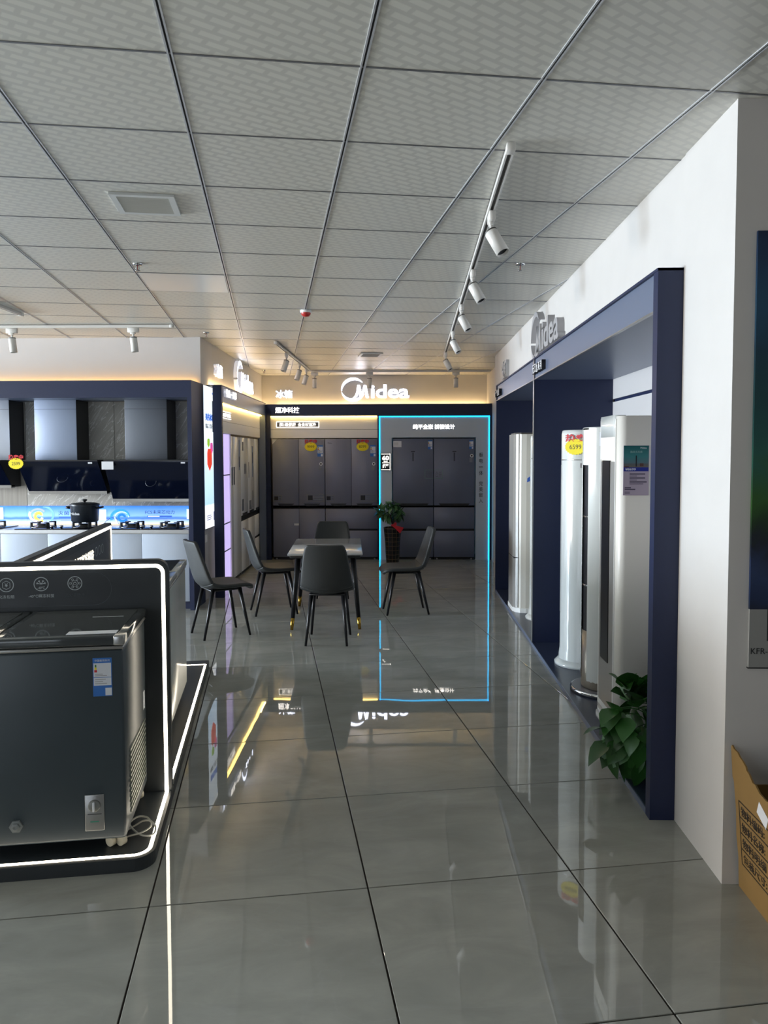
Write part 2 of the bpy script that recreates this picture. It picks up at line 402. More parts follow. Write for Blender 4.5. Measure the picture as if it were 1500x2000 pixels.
# grid bars: main runners with a dark slot, thin cross tees
BARW = mat('grid_bar_grey_metal', '#c2c4c8', 0.3, metal=0.2); SLOT = mat('grid_slot_black', '#0d0e14', 0.6)
vlo, vhi = -4.0, 14.2
rb = bmesh.new(); bx(rb, -0.0095, -0.0035, 0, vhi-vlo, -0.003, 0.008); bx(rb, 0.0035, 0.0095, 0, vhi-vlo, -0.003, 0.008); bx(rb, -0.0035, 0.0035, 0, vhi-vlo, 0.003, 0.008, 1)
run_me = mesh(rb, 'grid_runner', [BARW, SLOT])
for i in range(-7, 7): link('grid_runner', run_me, ceiling, cw_(CXX+i*CW, vlo), CA)
cb = bmesh.new(); bx(cb, -8.2*CW, 7.2*CW, -0.0045, 0.0045, -0.002, 0.006); tee_me = mesh(cb, 'cross_tee', mat('grid_tee_grey', '#77787c', 0.35, metal=0.3))
for j in range(-6, 18): link('cross_tee', tee_me, ceiling, cw_(CXX, CYY+j*CD), CA)

# right-hand wall block above and around the air conditioner bay
def wr(b):
    bx(b, 1.21, 3.0, 2.88, 3.392, 0, CZ)
    bx(b, 1.215, 1.82, 3.392, 10.22, 2.4305, CZ)
    bx(b, 1.215, 1.82, 9.19, 10.22, 0, 2.4305)
    bx(b, 1.37, 1.82, 10.22, 13.2, 0, CZ)
    bx(b, 1.82, 3.0, 3.392, 13.2, 0, CZ)
struct('wall_right', wr, WALL, label='white painted wall with a display bay cut into it')
struct('wall_back', lambda b: bx(b, -2.9, 1.37, 12.6, 13.2, 0, CZ), WALL, label='white back wall carrying the lit sign')
def wk(b):
    bx(b, -15.0, -2.229, 8.60, 9.1, 0, 2.405)
    bx(b, -15.0, -2.229, 8.448, 9.1, 2.405, CZ)
    bx(b, -2.229, -2.205, 8.448, 8.96, 0, CZ)
    bx(b, -15.0, -2.9, 9.1, 13.2, 0, CZ)
struct('wall_kitchen', wk, GREYWALL, label='white wall over the cooker hood display')
LO = (-2.03, 8.67, 0); LA = R(90) + math.atan(0.0214)   # left fridge bay frame: x along the bay, y into it
def ll(u, v, z=0.0):
    d = Vector((-0.0214, 1, 0)).normalized(); n = Vector((-d.y, d.x, 0)); p = Vector(LO) + d*u + n*v; return (p.x, p.y, z)
struct('wall_left', lambda b: bx(b, 0.26, 4.3, 0.17, 0.30, 2.41, CZ), WALL, ll(0, 0), LA, label='white fascia wall over the pale fridges')
struct('wall_left_inner', lambda b: bx(b, 0.3, 4.3, 0.86, 0.90, 0, CZ), GREYWALL, ll(0, 0), LA, label='grey wall behind the pale fridges')
struct('wall_front', lambda b: (bx(b, -15.2, -6.6, -4.6, -4.4, 0, CZ), bx(b, -1.8, 3.2, -4.6, -4.4, 0, CZ), bx(b, -6.6, -1.8, -4.6, -4.4, 0, 0.4), bx(b, -6.6, -1.8, -4.6, -4.4, 2.7, CZ)), mat('darkened_unseen_wall', '#6f6a66', .7), label='shop front wall behind the viewer')  # unseen walls coloured dark to keep bounce light off the column front
struct('wall_right_near', lambda b: bx(b, 3.0, 3.2, -4.6, 2.88, 0, CZ), mat('darkened_unseen_wall', '#6f6a66', .7), label='unseen side wall beyond the frame, darkened to cut bounce light')
def wfl(b):
    bx(b, -15.2, -15.0, -4.6, 13.2, 0, 0.4); bx(b, -15.2, -15.0, -4.6, 13.2, 2.7, CZ)
    for a, c in ((-4.6, 0.1), (3.5, 3.9), (7.3, 13.2)): bx(b, -15.2, -15.0, a, c, 0.4, 2.7)
struct('wall_left_outer', wfl, WALL, label='outer wall with shop windows')
for n_, (a, c) in enumerate(((0.1, 3.5), (3.9, 7.3)), 1):
    w = struct('window_%d' % n_, lambda b: (bx(b, -15.14, -15.06, a, a+.06, .4, 2.7), bx(b, -15.14, -15.06, c-.06, c, .4, 2.7), bx(b, -15.14, -15.06, a, c, .4, .46), bx(b, -15.14, -15.06, a, c, 2.64, 2.7), bx(b, -15.14, -15.06, (a+c)/2-.03, (a+c)/2+.03, .4, 2.7)), SILVER, label='metal framed shop window')
    boxpart('pane', (-15.105, -15.095, a+.06, c-.06, .46, 2.64), GLASS, w)
w = struct('window_3', lambda b: (bx(b, -6.6, -6.54, -4.54, -4.46, .4, 2.7), bx(b, -1.86, -1.8, -4.54, -4.46, .4, 2.7), bx(b, -4.23, -4.17, -4.54, -4.46, .4, 2.7), bx(b, -6.6, -1.8, -4.54, -4.46, .4, .46), bx(b, -6.6, -1.8, -4.54, -4.46, 2.64, 2.7)), SILVER, label='shop front window')
boxpart('pane', (-6.54, -1.86, -4.505, -4.495, .46, 2.64), GLASS, w)

# ------------------------------------------------------------------ right-hand air conditioner bay
bay = thing('display_bay', 'long navy open display bay housing white floor standing air conditioners', 'display bay', (1.10, 3.39, 0))
BT = 2.4295
boxpart('end_panel', (0, 0.108, 0, 0.06, 0, BT), NAVY, bay)                       # near pillar
boxpart('end_panel', (0.108, 0.70, 0.01, 0.06, 0.0, BT-.02), NAVY, bay)
boxpart('end_panel', (0.0, 0.70, 5.71, 5.76, 0, BT), NAVY, bay)
dv = boxpart('divider_panel', (0.004, 0.66, 3.14, 3.175, 0.026, 2.25), NAVY, bay)
boxpart('edge_strip', (0.0, 0.004, 3.137, 3.178, 0.026, BT-.004), SILVER, bay, label='thin bright metal edge of the divider')
for a, c in ((0.06, 3.14), (3.178, 5.71)):
    boxpart('fascia', (0.012, 0.05, a, c, 2.25, 2.418), NAVYG, bay, label='satin navy fascia board')
    boxpart('edge_strip', (0.0, 0.014, a, c, 2.248, 2.256), SILVER, bay)
    boxpart('soffit', (0.05, 0.66, a, c, 2.25, 2.27), NAVYG, bay)
    boxpart('back_panel', (0.66, 0.70, a, c, 2.085, 2.27), mat('bay_back_white', '#bfbebf', .5), bay, label='white upper back board')
    boxpart('back_panel', (0.66, 0.70, a, c, 0.026, 2.06), mat('bay_back_white', '#bfbebf', .5), bay, label='white lower back board')
    boxpart('groove_strip', (0.675, 0.70, a, c, 2.06, 2.085), NAVY, bay)
boxpart('top_rail', (-0.002, 0.115, 0.0, 5.76, 2.418, 2.4303), NAVY, bay)
boxpart('plinth', (0.006, 0.66, 0.06, 5.71, 0, 0.026), mat('slate_navy_platform', '#2c3348', .3), bay, label='low navy platform')
boxpart('edge_strip', (0.0, 0.006, 0.06, 5.71, 0, 0.028), NAVYG, bay)
# raised letters over the bay
def midea(name, label, loc, rz, w, face, side, depth, group=None):
    """crescent mark running into a slanted M, then the other letters; w = overall width"""
    t = thing(name, label, 'sign', loc, rz, group)
    s = w / 1.165
    def build(b):
        def arc(a0, a1, ri, ro, n=26):
            pts = []
            for k in range(n+1):
                a = R(a0+(a1-a0)*k/n); q = k/n; r = ro(q); pts.append((0.205+r*math.cos(a), 0.0+r*math.sin(a)))
            for k in range(n, -1, -1):
                a = R(a0+(a1-a0)*k/n); q = k/n; r = ri(q); pts.append((0.205+r*math.cos(a)+0.0, r*math.sin(a)))
            return pts
        for pts in (arc(38, 187, lambda q: 0.205-0.012-0.040*math.sin(math.pi*min(1, q*1.02)), lambda q: 0.205),
                    arc(193, 338, lambda q: 0.205-0.008-0.042*math.sin(math.pi*q*0.93), lambda q: 0.205)):
            P = [(x-w/s/2, z) for x, z in pts]
            half = len(P)//2
            for k in range(half-1):
                prism(b, [(x*s, z*s) for x, z in (P[k], P[k+1], P[len(P)-2-k], P[len(P)-1-k])], -depth, 0, 'y')
        def poly(pts): prism(b, [((x-w/s/2)*s, z*s) for x, z in pts], -depth, 0, 'y')
        # M : sweeping foot, first stem, diagonal, last stem
        poly([(0.145, -0.155), (0.20, -0.142), (0.235, -0.105), (0.262, -0.04), (0.278, 0.075), (0.312, 0.075), (0.30, -0.06), (0.278, -0.115), (0.235, -0.152), (0.18, -0.168)])
        poly([(0.278, 0.075), (0.325, 0.075), (0.352, -0.06), (0.352, -0.145), (0.318, -0.145), (0.30, -0.04)])
        poly([(0.352, -0.06), (0.388, 0.075), (0.40, 0.075), (0.40, 0.0), (0.37, -0.10), (0.352, -0.145)])
        poly([(0.388, 0.075), (0.432, 0.075), (0.475, -0.145), (0.425, -0.145), (0.40, -0.02)])
    side_split(part('crescent_mark', build, [face], t).data, side)
    me = text_mesh('idea', face, w=0.655*s, h=0.232*s, depth=depth, bold=0.022, sidemat=side)
    link('letters', me, t, ((0.838-w/s/2)*s, 0, (-0.033)*s))
    return t
midea('shop_sign', 'unlit grey raised letter brand sign on white wall over the bay', (1.215, 6.45, 2.65), -R(90), 1.22, GREYL, GREYLS, 0.055)
t = thing('shop_sign', 'small pale grey raised characters at far end of white wall', 'sign', (1.215, 9.07, 2.607), -R(90))
text('letters', '空调', mat('pale_grey_letter', '#b4b4b6', .5), t, (0, 0, 0), w=0.40, depth=0.035, bold=0.03)
for s_, yy, w_, l_ in (('无风感系列', 6.27, 0.44, 'white and black raised characters on navy fascia beside divider'), ('全屋智能', 8.90, 0.44, 'white and black raised characters at far end of navy fascia')):
    t = thing('fascia_sign', l_, 'sign', (1.111, yy, 2.325), -R(90))
    for k, ch in enumerate(s_):
        me = text_mesh(ch, WHITEL, h=0.075, depth=0.032, bold=0.02, sidemat=BLACKL)
        link('letter', me, t, ((k-(len(s_)-1)/2)*w_/len(s_), 0, 0))

# printed poster on the front of the near white column
PR = gradient_print('landscape_poster_print', [(0.0, '#0d1830'), (0.03, '#10264a'), (0.10, '#22365e'), (0.17, '#0e1a2c'), (0.22, '#123018'), (0.32, '#2c5a22'), (0.42, '#1f5a50'), (0.55, '#0f4348'), (0.7, '#12394f'), (0.8, '#1d4a68'), (0.92, '#1b3d60'), (1.0, '#0c2244')], 0.22, 1.60, 2, 0.10, 5.0)
t = thing('wall_poster', 'tall dark landscape poster with grey foot on white column front', 'poster', (1.562, 2.88, 0.837))
boxpart('printed_sheet', (-0.275, 0.275, -0.012, 0, 0.218, 1.60), PR, t)
boxpart('grey_foot', (-0.275, 0.275, -0.012, 0, 0.0, 0.218), mat('poster_grey', '#8f8f8d', .4), t)
boxpart('dark_edge', (-0.278, 0.278, -0.013, 0, -0.004, 0.0), BLACK, t)
text('lettering', 'KFR-', BLACKL, t, (-0.237, -0.012, 0.062), w=0.062, depth=0.001)
boxpart('print_line', (-0.21, -0.206, -0.0135, -0.012, 0.10, 0.218), BLACK, t)
# ------------------------------------------------------------------ back fridge wall
BY = 11.85
t = thing('display_surround', 'navy framed fridge alcove across the back wall with warm light strips', 'display frame', (0, BY, 0))
boxpart('fascia', (-2.10, 1.366, 0, 0.035, 2.215, 2.394), NAVY, t)
boxpart('ledge', (-2.10, 1.366, 0.035, 0.74, 2.36, 2.385), NAVY, t)
boxpart('post', (-2.10, -2.03, 0, 0.06, 0, 2.215), NAVY, t)
boxpart('post', (-0.380, -0.358, 0, 0.06, 0, 2.215), NAVY, t)
boxpart('post', (1.335, 1.366, 0, 0.06, 0, 2.215), NAVY, t)
boxpart('upper_panel', (-2.03, -0.38, 0.04, 0.06, 2.012, 2.215), PANELW, t)
boxpart('lower_panel', (-2.03, -0.38, 0.04, 0.06, 1.878, 2.008), PANELW, t)
boxpart('panel_back', (-2.03, -0.38, 0.06, 0.08, 1.878, 2.215), SEAM, t)
boxpart('light_strip', (-2.02, -0.39, 0.012, 0.038, 2.203, 2.215), LEDY, t, label='glowing warm yellow light strip')
boxpart('cove_light', (-2.05, 1.33, 0.69, 0.72, 2.386, 2.40), LEDC, t, label='hidden warm cove light')
# blue-grey panel with cyan edge light round the flush fridge pair
t2 = thing('fridge_surround', 'blue grey fridge surround panel edged with glowing cyan light', 'display panel', (0.4805, BY, 0))
def ring(b, x0, x1, z0, z1, h0, h1, hz, y0, y1):
    bx(b, x0, h0, y0, y1, z0, z1); bx(b, h1, x1, y0, y1, z0, z1); bx(b, h0, h1, y0, y1, hz, z1)
part('panel_face', lambda b: ring(b, -0.82, 0.835, 0, 2.19, -0.642, 0.642, 1.882, 0.008, 0.04), PANELG, t2)
boxpart('edge_light', (-0.838, -0.822, 0.0, 0.012, 0, 2.207), CYAN, t2, label='glowing cyan edge strip')
boxpart('edge_light', (0.837, 0.853, 0.0, 0.012, 0, 2.207), CYAN, t2, label='glowing cyan edge strip')
boxpart('edge_light', (-0.838, 0.853, 0.0, 0.012, 2.193, 2.21), CYAN, t2, label='glowing cyan edge strip')
text('lit_letters', '纯平全嵌 拼接设计', SIGNS, t2, (0.0, 0.008, 2.045), w=0.64, depth=0.012, bold=0.012, sidemat=SIGNE, label='glowing white characters')
for k, ch in enumerate('橱电一体'): text('letter', ch, BLACKL, t2, (0.722, 0.008, 1.615-k*0.093), w=0.058, h=0.009 if ch == '一' else 0.068, depth=0.003)
for k, ch in enumerate('完美嵌入'): text('letter', ch, BLACKL, t2, (0.722, 0.008, 1.175-k*0.088), w=.06, h=0.068, depth=0.003)
ls = boxpart('sign_plate', (-0.815, -0.655, -0.006, 0.008, 1.375, 1.645), BLACK, t2, label='black and white lit number plate')
part('lit_border', lambda b: (bx(b, -0.805, -0.665, -0.009, -0.006, 1.625, 1.635), bx(b, -0.805, -0.665, -0.009, -0.006, 1.385, 1.395), bx(b, -0.675, -0.665, -0.009, -0.006, 1.385, 1.635), bx(b, -0.79, -0.68, -0.009, -0.006, 1.492, 1.499)), SIGNP, ls)
text('lit_number', '60', SIGNP, ls, (-0.738, -0.006, 1.57), w=0.105, h=0.07, depth=0.004, bold=0.04)
text('lit_unit', 'cm', SIGNP, ls, (-0.738, -0.006, 1.517), w=0.06, h=0.016, depth=0.004, bold=0.03)
text('lit_unit', '纯平', SIGNP, ls, (-0.738, -0.006, 1.445), w=0.095, h=0.07, depth=0.004, bold=0.03)

def sticker_energy(par, x, z, s=1.0, y=-0.001):
    """blue and white energy label with coloured bars"""
    o = boxpart('energy_label', (x-.034*s, x+.034*s, y-.0012, y, z-.07*s, z+.07*s), BLUEP, par, label='blue and white energy label')
    part('label_print', lambda b: (bx(b, x-.031*s, x+.031*s, y-.0018, y-.0012, z+.002*s, z+.052*s), bx(b, x-.031*s, x+.031*s, y-.0018, y-.0012, z-.03*s, z-.001*s), bx(b, x+.008*s, x+.031*s, y-.0018, y-.0012, z-.066*s, z-.038*s)), PAPER, o)
    part('label_bars', lambda b: (bx(b, x-.027*s, x-.017*s, y-.0024, y-.0018, z+.034*s, z+.044*s, 0), bx(b, x-.028*s, x-.015*s, y-.0024, y-.0018, z+.024*s, z+.033*s, 1), bx(b, x-.029*s, x-.014*s, y-.0024, y-.0018, z+.013*s, z+.023*s, 2)), [mat('green_print', '#3d7d3a'), YEL, REDL], o)
    part('label_lines', lambda b: [bx(b, x-.027*s, x+(.0+.02*(k % 2))*s, y-.0024, y-.0018, z+(dz)*s, z+(dz+.003)*s) for k, dz in enumerate((.006, -.008, -.017, -.024))], BLACKL, o)
    return o
def round_sticker(par, x, z, s=1.0):
    o = part('round_sticker', lambda b: prism(b, [(x+.026*s*math.cos(R(a)), z+.026*s*math.sin(R(a))) for a in range(0, 360, 24)], -.0022, -.001, 'y'), PAPER, par)
    part('sticker_dot', lambda b: prism(b, [(x+.014*s*math.cos(R(a)), z+.014*s*math.sin(R(a))) for a in range(0, 360, 30)], -.003, -.0022, 'y'), BLACKL, o)
    boxpart('grey_sticker', (x-.035*s, x+.012*s, -.0018, -.001, z-.10*s, z-.03*s), mat('grey_sticker', '#7d828c', .4), par)
def star_tag(par, x, y, z, s, num, top='热卖中', rx=0.0):
    """yellow starburst price card under red lettering"""
    pts = []
    for k in range(44):
        a = 2*math.pi*k/44; r = 1.0 if k % 2 else 0.9; pts.append((x+.088*s*r*math.cos(a), z+.064*s*r*math.sin(a)))
    o = part('price_card', lambda b: prism(b, pts, y-.002, y, 'y'), YEL, par, label='yellow starburst price card')
    text('price_print', num, BLACKL, o, (x, y-.002, z), w=0.095*s, h=.036*s, depth=.0006)
    p_ = text('red_print', top, REDL, o, (x, y-.0005, z+.070*s), w=.17*s, h=.058*s, depth=.002, bold=.035, label='red characters over the price card')
    return o
def guide_sticker(par, x, z, w, h):
    m_ = mat('clear_grey_sticker', '#6f7480', .2)
    o = part('feature_sticker', lambda b: (bx(b, x, x+w, -.0016, -.0008, z, z+.004), bx(b, x, x+w, -.0016, -.0008, z+h-.004, z+h), bx(b, x, x+.004, -.0016, -.0008, z, z+h), bx(b, x+w-.004, x+w, -.0016, -.0008, z, z+h)), mat('olive_sticker_edge', '#8a8c72', .3), par, label='small clear feature sticker')
    boxpart('sticker_icon', (x+.012, x+.012+h*.62, -.0016, -.0008, z+.02, z+h-.02), BLACKL, o)
    part('sticker_lines', lambda b: [bx(b, x+h*.85, x+w-.01, -.0016, -.0008, z+h*q, z+h*q+.012) for q in (.2, .45, .7)] if w > h*1.2 else [bx(b, x+w*.72, x+w-.008, -.0016, -.0008, z+h*q, z+h*q+.01) for q in (.2, .5, .75)], m_, o)
def fridge(name, label, loc, rz, w, m_, doors, group, dep=0.66, foot=0.03, h=1.866):
    """w wide, front at y = 0 facing -y; doors = (x0, x1, z0, z1, handle side)"""
    t = thing(name, label, 'fridge', loc, rz, group)
    boxpart('cabinet', (-w/2+.004, w/2-.004, 0.012, dep, foot, h-.002), SEAM, t)
    boxpart('kick_plate', (-w/2+.01, w/2-.01, 0.02, 0.05, 0.0, foot), BLACK, t)
    for x0, x1, z0, z1, hd in doors:
        d = part('door' if z1-z0 > .6 else 'drawer', lambda b: bbx(b, x0+.002, x1-.002, 0, 0.045, z0, z1, .004, 1), m_, t)
        if hd == 'b':     # dark bevelled grip along the bottom of the door
            part('grip', lambda b: prism(b, [(x0+.006, z0-.036), (x1-.006, z0-.036), (x1-.006, z0-.004), (x1-.05, z0-.002), (x0+.05, z0-.002), (x0+.006, z0-.004)], 0.012, 0.02, 'y'), BLACK, d)
            part('grip_lip', lambda b: prism(b, [(x0+.11, z0-.008), (x1-.11, z0-.008), (x1-.075, z0+.03), (x0+.075, z0+.03)], -.002, 0.001, 'y'), BLACK, d)
    for sx in (-w/2+.05, w/2-.05):
        part('foot', lambda b: lathe(b, [(0, 0), (.017, 0), (.017, .02), (.009, .024), (0, .024)], (sx, .03), 12), SILVER, t)
    return t
H0, H1, D1 = 0.838, 0.785, 0.478
G = 'slate grey fridges along the back wall'
f1 = fridge('fridge', 'slate grey four door fridge in back left corner', (-1.599, BY+.02, 0), 0, 0.808, FRIDGE,
    [(-.404, 0, H0, 1.862, 'b'), (0, .404, H0, 1.862, 'b'), (-.404, 0, .04, H1, ''), (0, .404, .04, H1, '')], G)
sticker_energy(f1, .335, 1.68, 1.25); round_sticker(f1, .345, 1.48); star_tag(f1, .19, -.003, 1.745, 1.12, '9999')
guide_sticker(f1, -.395, .90, .13, .10); guide_sticker(f1, .13, .90, .26, .115); boxpart('white_note', (-.075, -.005, -.0015, 0, .53, .56), PAPER, f1)
part('corner_wrap', lambda b: prism(b, [(-.404, 1.862), (-.404, 1.78), (-.33, 1.862)], -.0015, 0, 'y'), PAPER, f1, label='white protective corner film')
f2 = fridge('fridge', 'slate grey double door fridge with two wide drawers left of cyan panel', (-0.786, BY+.02, 0), 0, 0.808, FRIDGE,
    [(-.404, 0, H0, 1.862, 'b'), (0, .404, H0, 1.862, 'b'), (-.404, .404, .478, H1, ''), (-.404, .404, .04, .448, '')], G)
sticker_energy(f2, .335, 1.68, 1.25); round_sticker(f2, .345, 1.48); star_tag(f2, .175, -.003, 1.745, 1.12, '8399')
guide_sticker(f2, -.395, .90, .13, .10); guide_sticker(f2, .13, .90, .26, .115)
text('brand_print', 'Midea', BLACKL, f2, (-.33, 0, 1.80), w=.06, depth=.0008)
for sx, lb in ((-1, 'dark slate fridge behind the potted tree with white notice sticker'), (1, 'dark slate fridge right of the splice beside vertical characters')):
    f = fridge('fridge', lb, (0.4805+sx*.3165, BY+.022, 0), 0, 0.628, FRIDGE2,
        [(-.314, .314, H0, 1.862, 'b'), (-.314, .314, .478, .808, ''), (-.314, .314, .04, .445, '')], G, h=1.874)
    if sx < 0:
        part('notice_sticker', lambda b: bx(b, -.305, -.178, -.0015, 0, 1.735, 1.828), PAPER, f, label='white notice sticker')
        part('notice_print', lambda b: [bx(b, -.295, -.225, -.002, -.0015, 1.80-.012*k, 1.804-.012*k) for k in range(4)], GREYLS, f)
        sticker_energy(f, .262, 1.77, 1.0)
    else:
        sticker_energy(f, .258, 1.77, .95); round_sticker(f, .265, 1.60)
    part('logo_sticker', lambda b: [prism(b, pp, -.0014, -.0006, 'y') for pp in ([(-sx*.314+sx*.006+sx*x, 1.25+z) for x, z in ((0, 0), (.13, .0), (.13, .008), (0, .008))], [(-sx*.314+sx*.006+sx*x, 1.25+z) for x, z in ((.122, 0), (.13, 0), (.13, .13), (.122, .13))], [(-sx*.314+sx*.006+sx*x, 1.25+z) for x, z in ((0, .13), (.13, .13), (.13, .138), (0, .138))])], mat('teal_sticker_edge', '#6d8a86', .3), f)
    text('sticker_print', '分体' if sx < 0 else '合并', mat('clear_grey_sticker', '#6f7480', .2), f, (-sx*.314+sx*.07, -.0006, 1.32), w=.10, h=.09, depth=.001)
    boxpart('brand_mark', (-.03, .03, -.0008, 0, 1.66, 1.672), SEAM, f); boxpart('brand_mark', (-.012, .012, -.0006, 0, 1.52, 1.65), mat('slate_mark', '#3f4454', .4), f)

midea('shop_sign', 'large glowing white brand sign above the back wall fridges', (-0.44, 12.6, 2.672), 0, 1.10, SIGN, SIGNE, 0.05)
t = thing('shop_sign', 'glowing white characters above the back left corner fridge', 'sign', (-1.92, 12.6, 2.605), 0)
text('letters', '冰箱', SIGN, t, (0, 0, 0), w=0.27, h=.13, depth=0.04, bold=0.015, sidemat=SIGNE)
t = thing('fascia_sign', 'glowing white characters on the back navy fascia', 'sign', (-1.76, BY, 2.305), 0)
text('letters', '超净科技', SIGNS, t, (0, 0, 0), w=0.37, h=.09, depth=0.02, bold=0.015, sidemat=SIGNE)
t = thing('slogan_sign', 'dark framed lit slogan strip above back left fridge', 'sign', (-1.61, BY+.04, 2.085), 0)
boxpart('plate', (-.32, .32, -.008, 0, -.038, .038), mat('sign_grey', '#6c6b6c', .5), t)
part('lit_frame', lambda b: (bx(b, -.325, .325, -.011, -.004, .036, .043), bx(b, -.325, .325, -.011, -.004, -.043, -.036), bx(b, -.328, -.32, -.011, -.004, -.043, .043), bx(b, .32, .328, -.011, -.004, -.043, .043)), SIGNP, t)
text('lit_letters', '超1级健康  全食材洁净', SIGNP, t, (0, -.008, 0), w=.565, h=.055, depth=.006, bold=.02)

# ------------------------------------------------------------------ left fridge bay (pale fridges)
t = thing('display_surround', 'navy framed bay around the pale fridges with yellow light strip', 'display frame', ll(0, 0), LA)
boxpart('post', (0, .06, 0, .10, 0, 2.405), NAVY, t)
boxpart('fascia', (.06, 3.18, 0, .03, 2.225, 2.40), NAVYG, t)
boxpart('top_rail', (0, 3.18, -.004, .17, 2.40, 2.412), NAVY, t)
boxpart('corner_post', (3.12, 3.18, .0, .10, 0, 2.225), NAVYG, t)
boxpart('upper_panel', (.06, 3.12, .08, .10, 2.026, 2.235), PANELW, t)
boxpart('lower_panel', (.06, 4.0, .08, .10, 1.884, 2.022), PANELW, t)
boxpart('panel_back', (.06, 4.0, .10, .12, 1.884, 2.235), SEAM, t)
boxpart('light_strip', (.06, 3.10, .05, .078, 2.212, 2.228), LEDY, t, label='glowing warm yellow light strip')
boxpart('cove_light', (.10, 3.9, .12, .14, 2.412, 2.424), LEDC, t, label='hidden warm cove light')
boxpart('side_strip', (1.0, 1.03, .11, .5, 0, 1.884), PANELW, t)
t = thing('lit_cabinet', 'lilac backlit shelf cabinet beside the pale fridges', 'cabinet', ll(.53, .125), LA)
for k, (a, c) in enumerate(((0, .44), (.455, .775), (.79, 1.37), (1.385, 1.88))):
    boxpart('lit_pane', (-.17, .465, 0, .02, a, c), LILAC, t)
for z in (.447, .782, 1.377): boxpart('shelf_edge', (-.17, .465, -.006, .02, z-.007, z+.007), SILVER, t)
boxpart('back_box', (-.17, .465, .02, .4, 0, 1.88), PANELW, t)
GP = 'pale fridges in the left bay'
fa = fridge('fridge', 'pale grey side by side fridge next to the lilac cabinet', ll(1.355, .11), LA, .65, FRIDGEW, [(-.325, -.195, .04, 1.86, ''), (-.195, .325, .04, 1.86, '')], GP)
for x0 in (-.285, -.16): part('feature_sticker', lambda b: bx(b, x0, x0+.07, -.0015, 0, 1.24, 1.47), mat('dark_sticker', '#4c5566', .3), fa)
boxpart('energy_label', (.19, .27, -.0015, 0, 1.42, 1.82), mat('pale_blue_label', '#7f93b5', .4), fa); boxpart('label_print', (.20, .26, -.002, -.0015, 1.46, 1.60), mat('navy_label', '#26406f', .4), fa)
fb = fridge('fridge', 'pale grey four door fridge in middle of left bay', ll(2.222, .11), LA, 1.05, FRIDGEW, [(-.525, 0, H0-.04, 1.86, 'b'), (0, .525, H0-.04, 1.86, 'b'), (-.525, 0, .04, .72, ''), (0, .525, .04, .72, '')], GP)
for (x0, x1, z0, z1) in ((-.43, -.33, 1.68, 1.80), (-.29, -.13, 1.36, 1.50), (.05, .09, 1.30, 1.52), (-.48, -.33, .86, 1.02), (.08, .26, .84, .97), (.33, .42, .86, 1.1)): part('feature_sticker', lambda b: bx(b, x0, x1, -.0015, 0, z0, z1), mat('grey_sticker', '#7d828c', .4), fb)
boxpart('energy_label', (.34, .43, -.0015, 0, 1.30, 1.75), mat('pale_blue_label', '#7f93b5', .4), fb); boxpart('label_print', (.35, .42, -.002, -.0015, 1.50, 1.66), mat('navy_label', '#26406f', .4), fb)
fc = fridge('fridge', 'pale grey fridge with lower drawers at end of left bay', ll(3.22, .11), LA, .92, FRIDGEW, [(-.46, 0, H0-.04, 1.86, 'b'), (0, .46, H0-.04, 1.86, 'b'), (-.46, .46, .405, .72, ''), (-.46, .46, .04, .37, '')], GP)
part('feature_sticker', lambda b: bx(b, -.02, .04, -.0015, 0, 1.30, 1.54), mat('grey_sticker', '#7d828c', .4), fc)
boxpart('energy_label', (.34, .43, -.0015, 0, 1.45, 1.78), mat('pale_blue_label', '#7f93b5', .4), fc)
midea('shop_sign', 'glowing white brand sign on the left fascia wall', ll(2.19, .17, 2.672), LA, 1.24, SIGN, SIGNE, 0.05)
t = thing('shop_sign', 'glowing white characters at near end of left fascia wall', 'sign', ll(.54, .17, 2.622), LA)
text('letters', '冰箱', SIGN, t, (0, 0, 0), w=0.32, h=.15, depth=0.04, bold=0.015, sidemat=SIGNE)
t = thing('fascia_sign', 'glowing white characters on the left bay fascia', 'sign', ll(.42, 0, 2.33), LA)
text('letters', '微晶一周鲜', SIGNS, t, (0, 0, 0), w=0.62, h=.09, depth=0.03, bold=0.015, sidemat=SIGNE)
t = thing('slogan_sign', 'lit slogan strip on white panel over the lilac cabinet', 'sign', ll(.62, .08, 2.10), LA)
boxpart('plate', (-.26, .26, -.008, 0, -.035, .035), mat('sign_grey', '#6c6b6c', .5), t)
part('lit_frame', lambda b: (bx(b, -.265, .265, -.011, -.004, .034, .04), bx(b, -.265, .265, -.011, -.004, -.04, -.034)), SIGNP, t)
text('lit_letters', '7天鲜 不结冰', SIGNP, t, (0, -.008, 0), w=.46, h=.05, depth=.006, bold=.02)

# light box poster on the end column
AD = gradient_print('pale_blue_advert_print', [(0, '#eef2f6'), (.155, '#f2f5f8'), (.165, '#a8cbea'), (.3, '#b8d6f2'), (.55, '#cfe1f2'), (.75, '#e2ebf2'), (.95, '#d2e0ee'), (1, '#e8eef4')], 0, 1.6, 2, .01, 3, emit=1.1)
t = thing('light_box', 'tall backlit pale blue advert with red fruit on end column', 'light box', (-2.205, 8.705, .805), R(90))
boxpart('frame', (-.24, .24, -.022, 0, -.01, 1.595), SILVER, t)
part('lit_sheet', lambda b: bx(b, -.232, .232, -.026, -.022, 0, 1.588), AD, t)
def gem(c0, c1, es): return mat('print_'+c0[1:], c0, .5, emit=c0, es=es)
def fruit(b, x, z, w, h): prism(b, [(x-w*.35, z+h*.5), (x+w*.35, z+h*.5), (x+w*.5, z+h*.3), (x+w*.5, z-h*.2), (x, z-h*.5), (x-w*.5, z-h*.2), (x-w*.5, z+h*.3)], -.029, -.026, 'y')
part('fruit_print', lambda b: fruit(b, -.02, .765, .20, .25), gem('#e0402a', '', .8), t, label='red faceted fruit print')
